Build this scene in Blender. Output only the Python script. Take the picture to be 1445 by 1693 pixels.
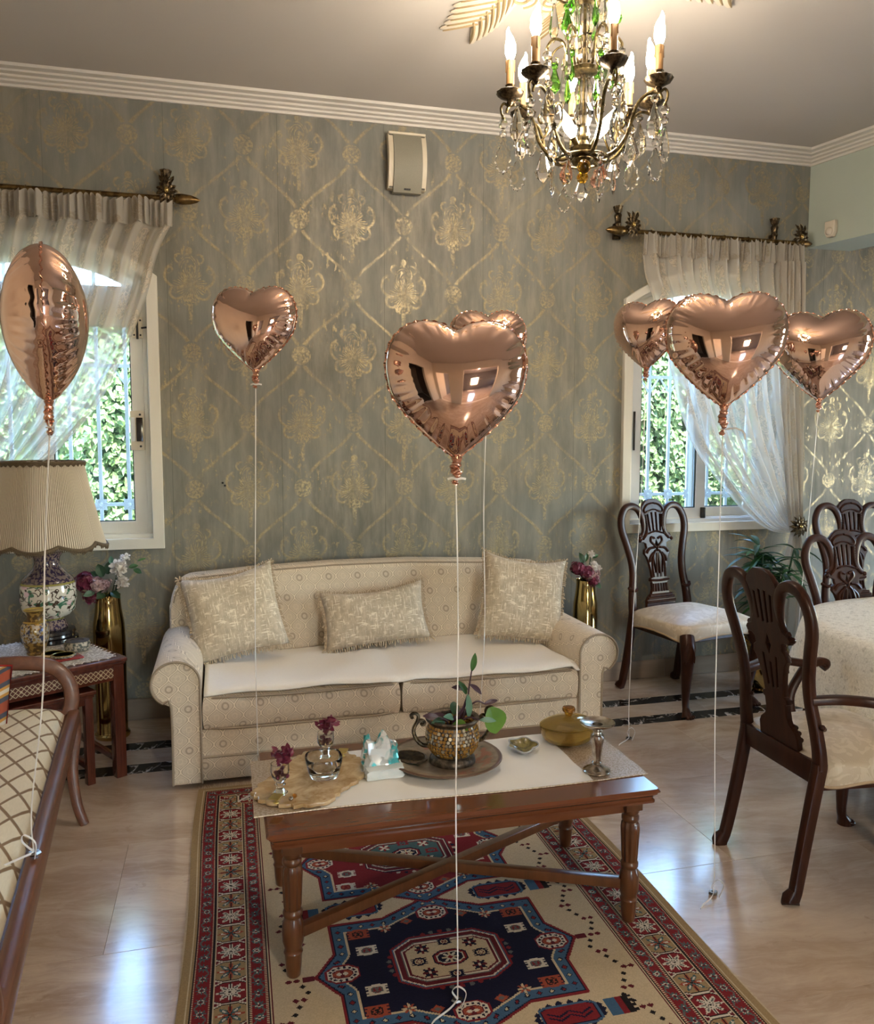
import bpy, bmesh, math, random
import numpy as np
from mathutils import Vector, Matrix, Euler, noise as mnoise
random.seed(7)
PI = math.pi
for _o in list(bpy.data.objects): bpy.data.objects.remove(_o)
SC = bpy.context.scene
COL = SC.collection

# ------------------------------------------------------------------ camera
cam_d = bpy.data.cameras.new('camera'); cam = bpy.data.objects.new('camera', cam_d); COL.objects.link(cam)
cam.location = (0, 0, 1.45)
cam.rotation_euler = (math.radians(90 - 5.1), 0, math.radians(-14.7))
cam_d.sensor_fit = 'HORIZONTAL'; cam_d.sensor_width = 36.0
cam_d.lens = 1345.0 / 1445.0 * 36.0
cam_d.clip_start = 0.05; cam_d.clip_end = 200
SC.camera = cam

# ------------------------------------------------------------------ sky, sun, exposure
SKY_STRENGTH = 4.0
SUN_STRENGTH = 28.5
SUN_EL, SUN_AZ = 56.0, 25.0        # the sun stands behind the house and lights the hedge
BULB = 200.0
FILL_LAMP = 340.0  # strength of the unseen lamp added to brighten the sofa and floor
SC.view_settings.view_transform = 'Standard'
SC.view_settings.look = 'None'
SC.view_settings.gamma = 1.0
SC.view_settings.use_curve_mapping = False
SC.view_settings.exposure = 0.48
w = bpy.data.worlds.new('sky'); SC.world = w; w.use_nodes = True
wn = w.node_tree; wn.nodes.clear()
sky = wn.nodes.new('ShaderNodeTexSky'); sky.sky_type = 'NISHITA'; sky.sun_disc = False
sky.sun_elevation = math.radians(SUN_EL); sky.sun_rotation = math.radians(180 - SUN_AZ)
sky.air_density = 1.15; sky.dust_density = .25; sky.ozone_density = 1.5
bg = wn.nodes.new('ShaderNodeBackground'); bg.inputs['Strength'].default_value = SKY_STRENGTH
wo = wn.nodes.new('ShaderNodeOutputWorld')
wn.links.new(sky.outputs[0], bg.inputs[0]); wn.links.new(bg.outputs[0], wo.inputs[0])
sd = bpy.data.lights.new('sun', 'SUN'); sd.energy = SUN_STRENGTH; sd.angle = math.radians(0.6); sd.color = (1.0, .95, .86)
sun = bpy.data.objects.new('sun', sd); COL.objects.link(sun)
_el, _az = math.radians(SUN_EL), math.radians(SUN_AZ)
_to = Vector((math.sin(_az) * math.cos(_el), -math.cos(_az) * math.cos(_el), math.sin(_el)))
sun.rotation_euler = _to.to_track_quat('Z', 'Y').to_euler(); sun.location = (0, -4, 9)

def portal(loc, rot, sx, sy):
    d = bpy.data.lights.new('window_portal', 'AREA'); d.shape = 'RECTANGLE'; d.size = sx; d.size_y = sy
    d.cycles.is_portal = True
    o = bpy.data.objects.new('window_portal', d); COL.objects.link(o); o.location = loc; o.rotation_euler = rot
    return o

# ------------------------------------------------------------------ node helper
class X:
    def __init__(s, g, k): s.g, s.k = g, k
    def __add__(a, b): return a.g.m('ADD', a, b)
    __radd__ = __add__
    def __sub__(a, b): return a.g.m('SUBTRACT', a, b)
    def __rsub__(a, b): return a.g.m('SUBTRACT', b, a)
    def __mul__(a, b): return a.g.m('MULTIPLY', a, b)
    __rmul__ = __mul__
    def __truediv__(a, b): return a.g.m('DIVIDE', a, b)
    def __rtruediv__(a, b): return a.g.m('DIVIDE', b, a)
    def __neg__(a): return a.g.m('MULTIPLY', a, -1.0)
class G:
    def __init__(s, nt): s.nt = nt
    def node(s, t): return s.nt.nodes.new(t)
    def put(s, sock, v):
        if isinstance(v, X): s.nt.links.new(v.k, sock)
        elif v is not None:
            if hasattr(sock.default_value, '__len__') and len(sock.default_value) == 4 and len(v) == 3: v = (*v, 1)
            sock.default_value = v
    def m(s, op, *a, clamp=False):
        n = s.node('ShaderNodeMath'); n.operation = op; n.use_clamp = clamp
        for i, v in enumerate(a): s.put(n.inputs[i], v)
        return X(s, n.outputs[0])
    def abs(s, a): return s.m('ABSOLUTE', a)
    def sin(s, a): return s.m('SINE', a)
    def cos(s, a): return s.m('COSINE', a)
    def mn(s, a, b): return s.m('MINIMUM', a, b)
    def mx(s, a, b): return s.m('MAXIMUM', a, b)
    def sqrt(s, a): return s.m('SQRT', a)
    def atan2(s, a, b): return s.m('ARCTAN2', a, b)
    def wrap(s, a, p): return s.m('WRAP', a, p / 2, -p / 2)
    def floor(s, a): return s.m('FLOOR', a)
    def gt(s, a, b): return s.m('GREATER_THAN', a, b)
    def lt(s, a, b): return s.m('LESS_THAN', a, b)
    def hyp(s, a, b): return s.sqrt(a * a + b * b)
    def ss(s, e0, e1, v):      # smooth step, 1 past e1
        n = s.node('ShaderNodeMapRange'); n.interpolation_type = 'SMOOTHSTEP'
        s.put(n.inputs[0], v)
        if e0 < e1: vals = (e0, e1, 0, 1)
        else: vals = (e1, e0, 1, 0)
        for i, q in enumerate(vals): n.inputs[1 + i].default_value = q
        return X(s, n.outputs[0])
    def band(s, d, wd, soft=None): soft = soft or wd * .4; return s.ss(wd + soft, wd - soft, s.abs(d))
    def coord(s, kind='Object'):
        n = s.node('ShaderNodeTexCoord'); return X(s, n.outputs[kind])
    def sep(s, v):
        n = s.node('ShaderNodeSeparateXYZ'); s.put(n.inputs[0], v); return [X(s, q) for q in n.outputs]
    def comb(s, x=0., y=0., z=0.):
        n = s.node('ShaderNodeCombineXYZ'); s.put(n.inputs[0], x); s.put(n.inputs[1], y); s.put(n.inputs[2], z); return X(s, n.outputs[0])
    def scale(s, v, sc):
        n = s.node('ShaderNodeMapping'); s.put(n.inputs[0], v); n.inputs['Scale'].default_value = sc; return X(s, n.outputs[0])
    def noise(s, v, sc=5., det=3., rough=.55, dist=0.):
        n = s.node('ShaderNodeTexNoise'); s.put(n.inputs['Vector'], v)
        n.inputs['Scale'].default_value = sc; n.inputs['Detail'].default_value = det; n.inputs['Roughness'].default_value = rough
        n.inputs['Distortion'].default_value = dist
        return X(s, n.outputs['Fac'])
    def voro(s, v, sc=5., feat='F1', out='Distance'):
        n = s.node('ShaderNodeTexVoronoi'); n.feature = feat; s.put(n.inputs['Vector'], v); n.inputs['Scale'].default_value = sc
        return X(s, n.outputs[out])
    def rnd(s): n = s.node('ShaderNodeObjectInfo'); return X(s, n.outputs['Random'])
    def mix(s, f, a, b):
        n = s.node('ShaderNodeMix'); n.data_type = 'RGBA'
        s.put(n.inputs[0], f); s.put(n.inputs[6], a); s.put(n.inputs[7], b); return X(s, n.outputs[2])
    def attr(s, nm): n = s.node('ShaderNodeAttribute'); n.attribute_name = nm; return X(s, n.outputs['Color'])
    def bump(s, h, st=.3, dist=.002):
        n = s.node('ShaderNodeBump'); n.inputs['Strength'].default_value = st; n.inputs['Distance'].default_value = dist
        s.put(n.inputs['Height'], h); return X(s, n.outputs[0])

def material(name, color=(.5, .5, .5), rough=.5, metal=0., spec=.5, coat=0., trans=0., ior=1.45, emit=None, es=0., sheen=0., fn=None, sss=0.):
    m = bpy.data.materials.new(name); m.use_nodes = True
    nt = m.node_tree; b = nt.nodes['Principled BSDF']; g = G(nt)
    g.put(b.inputs['Base Color'], color); b.inputs['Roughness'].default_value = rough
    b.inputs['Metallic'].default_value = metal; b.inputs['Specular IOR Level'].default_value = spec
    b.inputs['Coat Weight'].default_value = coat; b.inputs['Coat Roughness'].default_value = .12
    b.inputs['Transmission Weight'].default_value = trans; b.inputs['IOR'].default_value = ior
    b.inputs['Sheen Weight'].default_value = sheen
    if emit: g.put(b.inputs['Emission Color'], emit); b.inputs['Emission Strength'].default_value = es
    if fn:
        r = fn(g) or {}
        for k, v in r.items(): g.put(b.inputs[k], v)
    return m

# ------------------------------------------------------------------ mesh builder
class MB:
    def __init__(s): s.v, s.f = [], []
    def add(s, vs, fs, mat=None):
        o = len(s.v)
        for p in vs: s.v.append(tuple(mat @ Vector(p)) if mat else tuple(p))
        s.f += [tuple(i + o for i in q) for q in fs]
        return s
    def box(s, x0, x1, y0, y1, z0, z1, bev=0., seg=2, mat=None):
        bm = bmesh.new(); bmesh.ops.create_cube(bm, size=1)
        for v in bm.verts: v.co = Vector(((x0 + x1) / 2 + v.co.x * (x1 - x0), (y0 + y1) / 2 + v.co.y * (y1 - y0), (z0 + z1) / 2 + v.co.z * (z1 - z0)))
        if bev: bmesh.ops.bevel(bm, geom=bm.edges[:], offset=bev, segments=seg, profile=.6, affect='EDGES')
        return s.bm(bm, mat)
    def bm(s, bm, mat=None):
        bm.verts.index_update()
        s.add([v.co[:] for v in bm.verts], [[v.index for v in f.verts] for f in bm.faces], mat); bm.free(); return s
    def lathe(s, prof, n=24, mat=None, a0=0., a1=2 * PI, flute=None):
        """prof: list of (radius, z) from bottom to top."""
        vs, fs = [], []; full = abs(a1 - a0 - 2 * PI) < 1e-6; c = n if full else n + 1
        for (r, z) in prof:
            for k in range(c):
                a = a0 + (a1 - a0) * k / n
                q = r * (1 + (flute[1] * math.cos(flute[0] * a) if flute else 0))
                vs.append((q * math.cos(a), q * math.sin(a), z))
        for i in range(len(prof) - 1):
            for k in range(n):
                k2 = (k + 1) % c
                fs.append((i * c + k, i * c + k2, (i + 1) * c + k2, (i + 1) * c + k))
        if full:
            if prof[0][0] > 1e-5: fs.append(tuple(reversed(range(c))))
            if prof[-1][0] > 1e-5: fs.append(tuple(range((len(prof) - 1) * c, len(prof) * c)))
        return s.add(vs, fs, mat)
    def tube(s, pts, rad, n=8, mat=None, flat=None, up=(0, 0, 1), closed=False, twist=0.):
        """sweep a circle (or an ellipse / rounded bar when flat=(a,b)) along pts; rad float or list."""
        P = [Vector(p) for p in pts]; L = len(P)
        R = rad if hasattr(rad, '__len__') else [rad] * L
        vs, fs = [], []; nrm = None
        for i in range(L):
            if closed: t = P[(i + 1) % L] - P[i - 1]
            else: t = P[min(i + 1, L - 1)] - P[max(i - 1, 0)]
            if t.length < 1e-9: t = Vector((0, 0, 1))
            t.normalize()
            if nrm is None:
                u = Vector(up)
                if abs(u.dot(t)) > .95: u = Vector((1, 0, 0)) if abs(t.x) < .9 else Vector((0, 1, 0))
                nrm = (u - t * u.dot(t)).normalized()
            else:
                q = nrm - t * nrm.dot(t)
                if q.length > 1e-6: nrm = q.normalized()
            bn = t.cross(nrm)
            for k in range(n):
                a = 2 * PI * (k + .5) / n + twist * i
                ca, sa = math.cos(a), math.sin(a)
                if flat:
                    e = .55
                    ca = math.copysign(abs(ca) ** e, ca) * flat[0]; sa = math.copysign(abs(sa) ** e, sa) * flat[1]
                vs.append(tuple(P[i] + (nrm * ca + bn * sa) * R[i]))
        for i in range(L if closed else L - 1):
            j = (i + 1) % L
            for k in range(n):
                k2 = (k + 1) % n
                fs.append((i * n + k, i * n + k2, j * n + k2, j * n + k))
        if not closed:
            fs.append(tuple(reversed(range(n)))); fs.append(tuple(range((L - 1) * n, L * n)))
        return s.add(vs, fs, mat)
    def ball(s, c, r, n=10, m=6, mat=None):
        rr = r if hasattr(r, '__len__') else (r, r, r)
        vs = [(c[0], c[1], c[2] - rr[2])]; fs = []
        for i in range(1, m):
            p = PI * i / m - PI / 2
            for k in range(n):
                a = 2 * PI * k / n
                vs.append((c[0] + rr[0] * math.cos(p) * math.cos(a), c[1] + rr[1] * math.cos(p) * math.sin(a), c[2] + rr[2] * math.sin(p)))
        vs.append((c[0], c[1], c[2] + rr[2])); t = len(vs) - 1
        for k in range(n):
            fs.append((0, 1 + (k + 1) % n, 1 + k)); fs.append((t, 1 + (m - 2) * n + k, 1 + (m - 2) * n + (k + 1) % n))
        for i in range(m - 2):
            for k in range(n):
                a, b = 1 + i * n, 1 + (i + 1) * n
                fs.append((a + k, a + (k + 1) % n, b + (k + 1) % n, b + k))
        return s.add(vs, fs, mat)
    def grid(s, fn, nu, nv, mat=None, thick=0., closeu=False):
        vs = [fn(i / nu, j / nv) for j in range(nv + 1) for i in range(nu + 1)]
        fs = [(j * (nu + 1) + i, j * (nu + 1) + i + 1, (j + 1) * (nu + 1) + i + 1, (j + 1) * (nu + 1) + i) for j in range(nv) for i in range(nu)]
        return s.add(vs, fs, mat)
    def plate(s, loops, depth, bev=0., mat=None, res=2, y0=0.):
        """flat shape with holes in the XZ plane, extruded along Y (centred on y0)."""
        cu = bpy.data.curves.new('t', 'CURVE'); cu.dimensions = '2D'; cu.fill_mode = 'BOTH'
        cu.extrude = max(depth / 2 - bev, 1e-4); cu.bevel_depth = bev; cu.bevel_resolution = 1; cu.offset = -bev
        for lp in loops:
            sp = cu.splines.new('POLY'); sp.points.add(len(lp) - 1)
            for p, q in zip(sp.points, lp): p.co = (q[0], q[1], 0, 1)
            sp.use_cyclic_u = True
        ob = bpy.data.objects.new('t', cu); COL.objects.link(ob)
        dg = bpy.context.evaluated_depsgraph_get(); dg.update()
        me = bpy.data.meshes.new_from_object(ob.evaluated_get(dg))
        R = Matrix(((1, 0, 0, 0), (0, 0, -1, y0), (0, 1, 0, 0), (0, 0, 0, 1)))
        s.add([v.co[:] for v in me.vertices], [list(p.vertices) for p in me.polygons], (mat @ R) if mat else R)
        bpy.data.objects.remove(ob); bpy.data.curves.remove(cu); bpy.data.meshes.remove(me)
        return s
    def petal(s, base, d, nrm, ln, wd, cup=.25, n=4):
        """a leaf or petal: pointed lens with a fold along its middle."""
        d = Vector(d).normalized(); nr = Vector(nrm); sd = d.cross(nr)
        if sd.length < 1e-5: sd = d.cross(Vector((.3, .9, .2)))
        sd.normalize(); nr = sd.cross(d); b = Vector(base); vs, fs = [], []
        for i in range(n + 1):
            t = i / n; wv = wd / 2 * math.sin(PI * min(1, t * .92 + .05)) ** .8; c = b + d * ln * t + nr * (cup * ln * (-(t - .1) ** 2))
            if i == n: wv = wd * .04
            vs += [tuple(c - sd * wv + nr * wv * .4), tuple(c), tuple(c + sd * wv + nr * wv * .4)]
        for i in range(n):
            a = 3 * i
            fs += [(a, a + 1, a + 4, a + 3), (a + 1, a + 2, a + 5, a + 4)]
        return s.add(vs, fs)
    def mesh(s, name, mats=None, smooth=True, angle=40, weld=False):
        me = bpy.data.meshes.new(name); me.from_pydata(s.v, [], s.f)
        if weld:
            bm = bmesh.new(); bm.from_mesh(me); bmesh.ops.remove_doubles(bm, verts=bm.verts, dist=1e-5); bmesh.ops.recalc_face_normals(bm, faces=bm.faces); bm.to_mesh(me); bm.free()
        if mats: me.materials.append(mats)
        if smooth:
            me.shade_smooth()
            if angle: me.set_sharp_from_angle(angle=math.radians(angle))
        me.update(); return me
    def obj(s, name, mat, parent=None, label=None, **k):
        o = bpy.data.objects.new(name, s.mesh(name, mat, **k)); COL.objects.link(o)
        if parent: o.parent = parent
        if label: o['label'] = label
        return o

def thing(name, label, cat, loc=(0, 0, 0), rz=0., group=None, sc=1.):
    o = bpy.data.objects.new(name, None); COL.objects.link(o); o.location = loc; o.rotation_euler = (0, 0, rz); o.scale = (sc, sc, sc)
    o.empty_display_size = .1
    o['label'] = label; o['category'] = cat
    if group: o['group'] = group
    return o
def tag(o, label, cat, group=None):
    o['label'] = label; o['category'] = cat
    if group: o['group'] = group
    return o
def struct(o): o['kind'] = 'structure'; return o
def dup(root, loc, rz, label, group=None, sc=None):
    """copy a thing with its parts and sub-parts; the meshes are shared"""
    r = root.copy(); COL.objects.link(r); r.location = loc; r.rotation_euler = (0, 0, rz)
    if sc: r.scale = (sc, sc, sc)
    r['label'] = label
    if group: r['group'] = group
    for ch in list(root.children):
        c = ch.copy(); COL.objects.link(c); c.parent = r
        for gch in list(ch.children):
            d = gch.copy(); COL.objects.link(d); d.parent = c
    return r
def spline(pts, n=8, closed=False):
    """Catmull-Rom through points of any dimension"""
    P = [np.array(p, float) for p in pts]; out = []; L = len(P)
    for i in range(L if closed else L - 1):
        if closed: a, b, c, d = P[i - 1], P[i], P[(i + 1) % L], P[(i + 2) % L]
        else: a, b, c, d = P[max(i - 1, 0)], P[i], P[i + 1], P[min(i + 2, L - 1)]
        for k in range(n):
            t = k / n
            out.append(tuple(.5 * ((2 * b) + (c - a) * t + (2 * a - 5 * b + 4 * c - d) * t * t + (3 * b - a - 3 * c + d) * t ** 3)))
    if not closed: out.append(tuple(P[-1]))
    return out
def spiral(c, r0, r1, a0, turns, n=20, ax=(1, 0, 0), ay=(0, 0, 1)):
    c, ax, ay = Vector(c), Vector(ax), Vector(ay)
    return [tuple(c + (ax * math.cos(a0 + 2 * PI * turns * i / n) + ay * math.sin(a0 + 2 * PI * turns * i / n)) * (r0 + (r1 - r0) * i / n)) for i in range(n + 1)]
def TR(x=0, y=0, z=0, rz=0, rx=0, ry=0, s=1):
    return Matrix.Translation((x, y, z)) @ Euler((rx, ry, rz)).to_matrix().to_4x4() @ Matrix.Scale(s, 4)

# ------------------------------------------------------------------ materials
def f_wallpaper(g):
    x, y, z = g.sep(g.coord())
    PX, PZ, CX, CZ = .5545, .7, .4105, 2.591
    v2 = g.comb(x, 0., z)
    wob = (g.noise(v2, 9., 2.) - .5) * .016
    u = g.wrap(x - CX + wob, PX); q = g.wrap(z - CZ, PZ)
    au = g.abs(u)
    tr = au - (PX / 4) * (1 - g.cos(z * (2 * PI / PZ) - CZ * 2 * PI / PZ))
    trellis = g.band(tr, .011, .007)
    # medallions on both sub-lattices
    u2 = g.wrap(x - CX - PX / 2, PX); q2 = g.wrap(z - CZ - PZ / 2, PZ)
    sel = g.lt(au, PX / 4)
    def pick(a, b): return a * sel + b * (1 - sel)
    # medallion sits at (u,q)=0 and (u2,q2)=0 ; motif at (u,q2)=0 and (u2,q)=0
    r1 = g.mn(g.hyp(u, q), g.hyp(u2, q2))
    fine = g.noise(v2, 75., 3., .6)
    lines = g.ss(.40, .56, fine)
    disc = g.ss(.052, .046, r1) * (lines * .8 + .2)
    halo = g.ss(.056, .06, r1)
    mu = pick(u, u2); mq = pick(q2, q) + .0
    amu = g.abs(mu)
    # bud: onion with nested petals
    br = g.hyp(amu / .056, (mq - .065) / .085)
    ba = g.atan2(mu, mq - .0)
    petals = g.band(g.sin(ba * 7. + g.sin(br * 9.) * 2.2 + br * 5.), .70, .3) * (lines * .5 + .5)
    bud = g.ss(1.0, .93, br) * petals
    tip = g.ss(.020, .015, g.hyp(mu, mq - .158))
    # leaf fan
    ang = g.atan2(mu, mq + .012); rad = g.hyp(mu, mq + .012)
    fan_e = g.cos(ang * 9.) * .011 + .076
    fan = g.ss(.0, -.006, rad - fan_e) * g.band(g.sin(ang * 16. + g.sin(rad * 60.) * .9), .72, .25)
    def ring(cx, cz, r, wd, cut=None):
        d = g.hyp(amu - cx, mq - cz)
        o = g.band(d - r, wd, wd * .6)
        if cut is not None: o = o * g.ss(cut - .012, cut + .012, mq)
        return o
    def arc(cx, cz, r, wd, dx, dz, lim):
        d = g.hyp(amu - cx, mq - cz); side = (amu - cx) * dx + (mq - cz) * dz
        return g.band(d - r, wd, wd * .7) * g.ss(lim - .010, lim + .010, side)
    scr = g.mx(arc(.062, .034, .058, .0062, .8, -.6, -.012), arc(.100, .058, .017, .005, .5, .85, -.010))
    scr = g.mx(scr, g.mx(arc(.066, -.052, .030, .0058, .7, -.7, -.006), arc(.084, -.040, .012, .0045, .3, .9, -.008)))
    scr = g.mx(scr, g.mx(arc(.046, .118, .022, .0045, .9, .3, .0), g.ss(.010, .006, g.hyp(amu - .062, mq - .132))))
    stem = g.ss(.014, .009, amu + g.abs(mq + .13) * .05) * g.ss(-.215, -.20, mq) * g.ss(-.05, -.07, mq) * (lines * .7 + .3)
    leafs = g.ss(.028, .020, g.hyp(amu - .022, (mq + .085) * .8)) * lines
    motif = g.mx(g.mx(g.mx(bud, fan), g.mx(scr, tip)), g.mx(stem, leafs))
    vein = g.noise(g.scale(v2, (1, 1, .35)), 26., 4., .6)
    tre = trellis * (g.ss(.36, .52, vein) * .75 + .25) * halo
    # blots of gilding that run down from the trellis
    blot = g.noise(g.scale(v2, (1, 1, .45)), 42., 4., .65)
    near = g.noise(v2, 4.3, 2., .5)
    spill = g.ss(.555, .615, blot) * g.ss(.48, .62, near)
    worn = g.ss(.24, .50, g.noise(g.scale(v2, (1, 1, .5)), 5.5, 4., .6))
    scrub = g.ss(.36, .60, g.noise(g.scale(v2, (1, 1, .3)), 30., 4., .7))
    gild = g.m('MULTIPLY', g.mx(g.mx(g.mx(disc, motif), tre) * (worn * .6 + .18) * (scrub * .65 + .35), spill * .75), .95, clamp=True)
    mott = g.noise(g.scale(v2, (1, 1, .22)), 11., 5., .65)
    big = g.noise(v2, 1.7, 3., .6)
    streak = g.noise(g.scale(v2, (1, 1, .05)), 60., 2., .6)
    base = g.mix(g.ss(.3, .72, mott), (.150, .144, .120), (.270, .252, .205))
    base = g.mix(g.ss(.38, .66, big) * .55, base, (.180, .195, .188))
    base = g.mix(g.ss(.5, .75, streak) * .25, base, (.115, .120, .100))
    seam = g.band(g.wrap(x - .303, .556), .0012, .0006)
    gold = g.mix(g.ss(.3, .7, fine), (.30, .238, .132), (.47, .38, .222))
    col = g.mix(gild, base, gold); col = g.mix(seam * .6, col, (.06, .06, .05))
    return {'Base Color': col, 'Metallic': gild * .85, 'Roughness': .64 - gild * .27, 'Normal': g.bump(gild + fine * .25, .35, .0012)}
def f_wood(c1, c2, sc=1., axis=(1, 1, .12)):
    def f(g):
        co = g.scale(g.coord(), axis)
        n = g.noise(co, 38. * sc, 4., .6, .6); b = g.noise(co, 6. * sc, 2.)
        return {'Base Color': g.mix(g.ss(.3, .75, n * .65 + b * .35), c1, c2)}
    return f
def f_floor(g):
    x, y, z = g.sep(g.coord('Object')); r = g.rnd()
    v = g.comb(x + r * 17., y + r * 9., r * 5.)
    warp = g.noise(v, 1.6, 3., .6) - .5
    n = g.noise(g.comb(x * .5 + r * 31., y * 2.4 + warp * .8 + x * .4, r * 7.), 2.0, 6., .72)
    fine = g.noise(g.comb(x * 1.5 + r * 3., y * 9. + warp * 1.6 + x * .9, r), 9., 5., .7)
    c = g.mix(g.ss(.33, .7, n), (.42, .305, .225), (.68, .56, .45))
    c = g.mix(g.ss(.45, .75, fine) * .45, c, (.76, .62, .49))
    c = g.mix(g.ss(.62, .72, g.noise(v, 14., 4., .7)) * .35, c, (.27, .175, .115))
    c = g.mix(g.ss(.5, .7, g.noise(v, 5., 5., .75, .8)) * .4, c, (.74, .60, .48)); c = g.mix(r * .38, c, (.44, .33, .24))
    return {'Base Color': c, 'Roughness': .13 + fine * .09}
def f_black(g):
    co = g.coord('Object'); w1 = g.noise(co, 3., 4., .6)
    vein = g.band(g.noise(co, 3.5, 4., .6, 1.8) - .5, .016, .012) * g.ss(.46, .56, w1)
    sp = g.noise(co, 22., 5., .7)
    return {'Base Color': g.mix(vein, g.mix(g.ss(.5, .7, sp), (.012, .010, .009), (.06, .045, .035)), (.55, .5, .45))}
def ogee_lines(g, u, v, P, Q):
    """distance-like value of an ogee lattice, and nearest cell centre coordinates"""
    a = g.abs(g.wrap(u, P)); tr = a - (P / 4) * (1 - g.cos(v * (2 * PI / Q)))
    u2 = g.wrap(u - P / 2, P); sel = g.lt(a, P / 4)
    cu = g.wrap(u, P) * sel + u2 * (1 - sel)
    cv = g.wrap(v - Q / 2, Q) * sel + g.wrap(v, Q) * (1 - sel)
    return tr, cu, cv
def f_sofa(k=1.):
    def f(g):
        x, y, z = g.sep(g.coord()); u = (x + y * .75) ; v = (z - y * .6)
        P, Q = .074, .088
        tr, cu, cv = ogee_lines(g, u, v, P, Q)
        l1 = g.band(tr, .0026, .0012); l2 = g.band(g.abs(tr) - .0085, .0014, .001)
        r = g.hyp(cu, cv * .9)
        inner = g.band(r - .010, .0022, .0012)
        # darker rings on a sparse lattice
        a1 = g.wrap(u, P * 2); b1 = g.wrap(v - Q / 2, Q * 2); a2 = g.wrap(u - P * 1.0, P * 2); b2 = g.wrap(v - Q * 1.5, Q * 2)
        rr = g.mn(g.hyp(a1, b1), g.hyp(a2, b2))
        ring = g.band(rr - .0125, .0036, .002)
        weave = g.noise(g.coord(), 420., 2., .6)
        base = g.mix(g.ss(.3, .7, weave), (.44 * k, .365 * k, .27 * k), (.56 * k, .475 * k, .365 * k))
        c = g.mix(g.mx(l1 * .8, g.mx(l2 * .6, inner * .3)), base, (.66 * k, .57 * k, .44 * k))
        c = g.mix(g.band(g.abs(tr) - .0055, .0026, .0012) * .5, c, (.27 * k, .21 * k, .15 * k))
        c = g.mix(ring * .72, c, (.25 * k, .19 * k, .135 * k))
        return {'Base Color': c, 'Normal': g.bump(weave + l1 * .6, .25, .001)}
    return f
def f_cushion(g):
    x, y, z = g.sep(g.coord())
    v = g.comb(x, 0., z)
    h = g.noise(g.scale(v, (.28, 1, 1.7)), 75., 2., .6); w_ = g.noise(g.scale(v, (1.7, 1, .28)), 75., 2., .6)
    cell = g.noise(v, 28., 2.)
    s = g.mx(g.ss(.56, .62, h), g.ss(.56, .62, w_)) * g.ss(.35, .55, cell)
    fi = g.noise(v, 300., 2.)
    base = g.mix(g.ss(.3, .7, g.noise(g.scale(v, (1, 1, .6)), 40., 2.)), (.43, .355, .255), (.56, .47, .345))
    return {'Base Color': g.mix(s * .85, base, (.80, .715, .57)), 'Roughness': .7 - s * .2, 'Normal': g.bump(s + fi * .5, .3, .001)}
def f_bench(g):
    x, y, z = g.sep(g.coord())
    w_ = (g.noise(g.coord(), 6., 2.) - .5) * .006
    a = g.wrap(x * .80 + y * .40 + w_, .062); b = g.wrap(x * .80 - y * .40 + w_, .062)
    l = g.mx(g.band(a, .0042, .0015), g.band(b, .0042, .0015))
    n = g.noise(g.scale(g.coord(), (1, .25, 1)), 200., 2.)
    return {'Base Color': g.mix(l, g.mix(n, (.62, .55, .40), (.74, .66, .49)), (.20, .115, .045)), 'Normal': g.bump(l + n * .3, .4, .002)}
def f_cloth(g):
    x, y, z = g.sep(g.coord()); v = g.comb(x, y, z)
    vo = g.voro(v, 34.); lf = g.band(g.noise(v, 70., 2.) - .5, .05, .03)
    flower = g.ss(.42, .3, vo) * g.ss(.45, .55, g.noise(v, 110., 2.))
    return {'Base Color': g.mix(g.mx(flower, lf * .45) * .8, (.84, .80, .70), (.50, .46, .38))}
def f_seat(g):
    x, y, z = g.sep(g.coord())
    d = g.ss(.5, .56, g.noise(g.coord(), 22., 2., .5, 1.2)); rib = g.sin(y * 900. + x * 200.)
    return {'Base Color': g.mix(d * .5, (.50, .405, .29), (.66, .57, .44)), 'Roughness': .45 - d * .1, 'Normal': g.bump(rib * .3 + d, .3, .001)}
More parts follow.
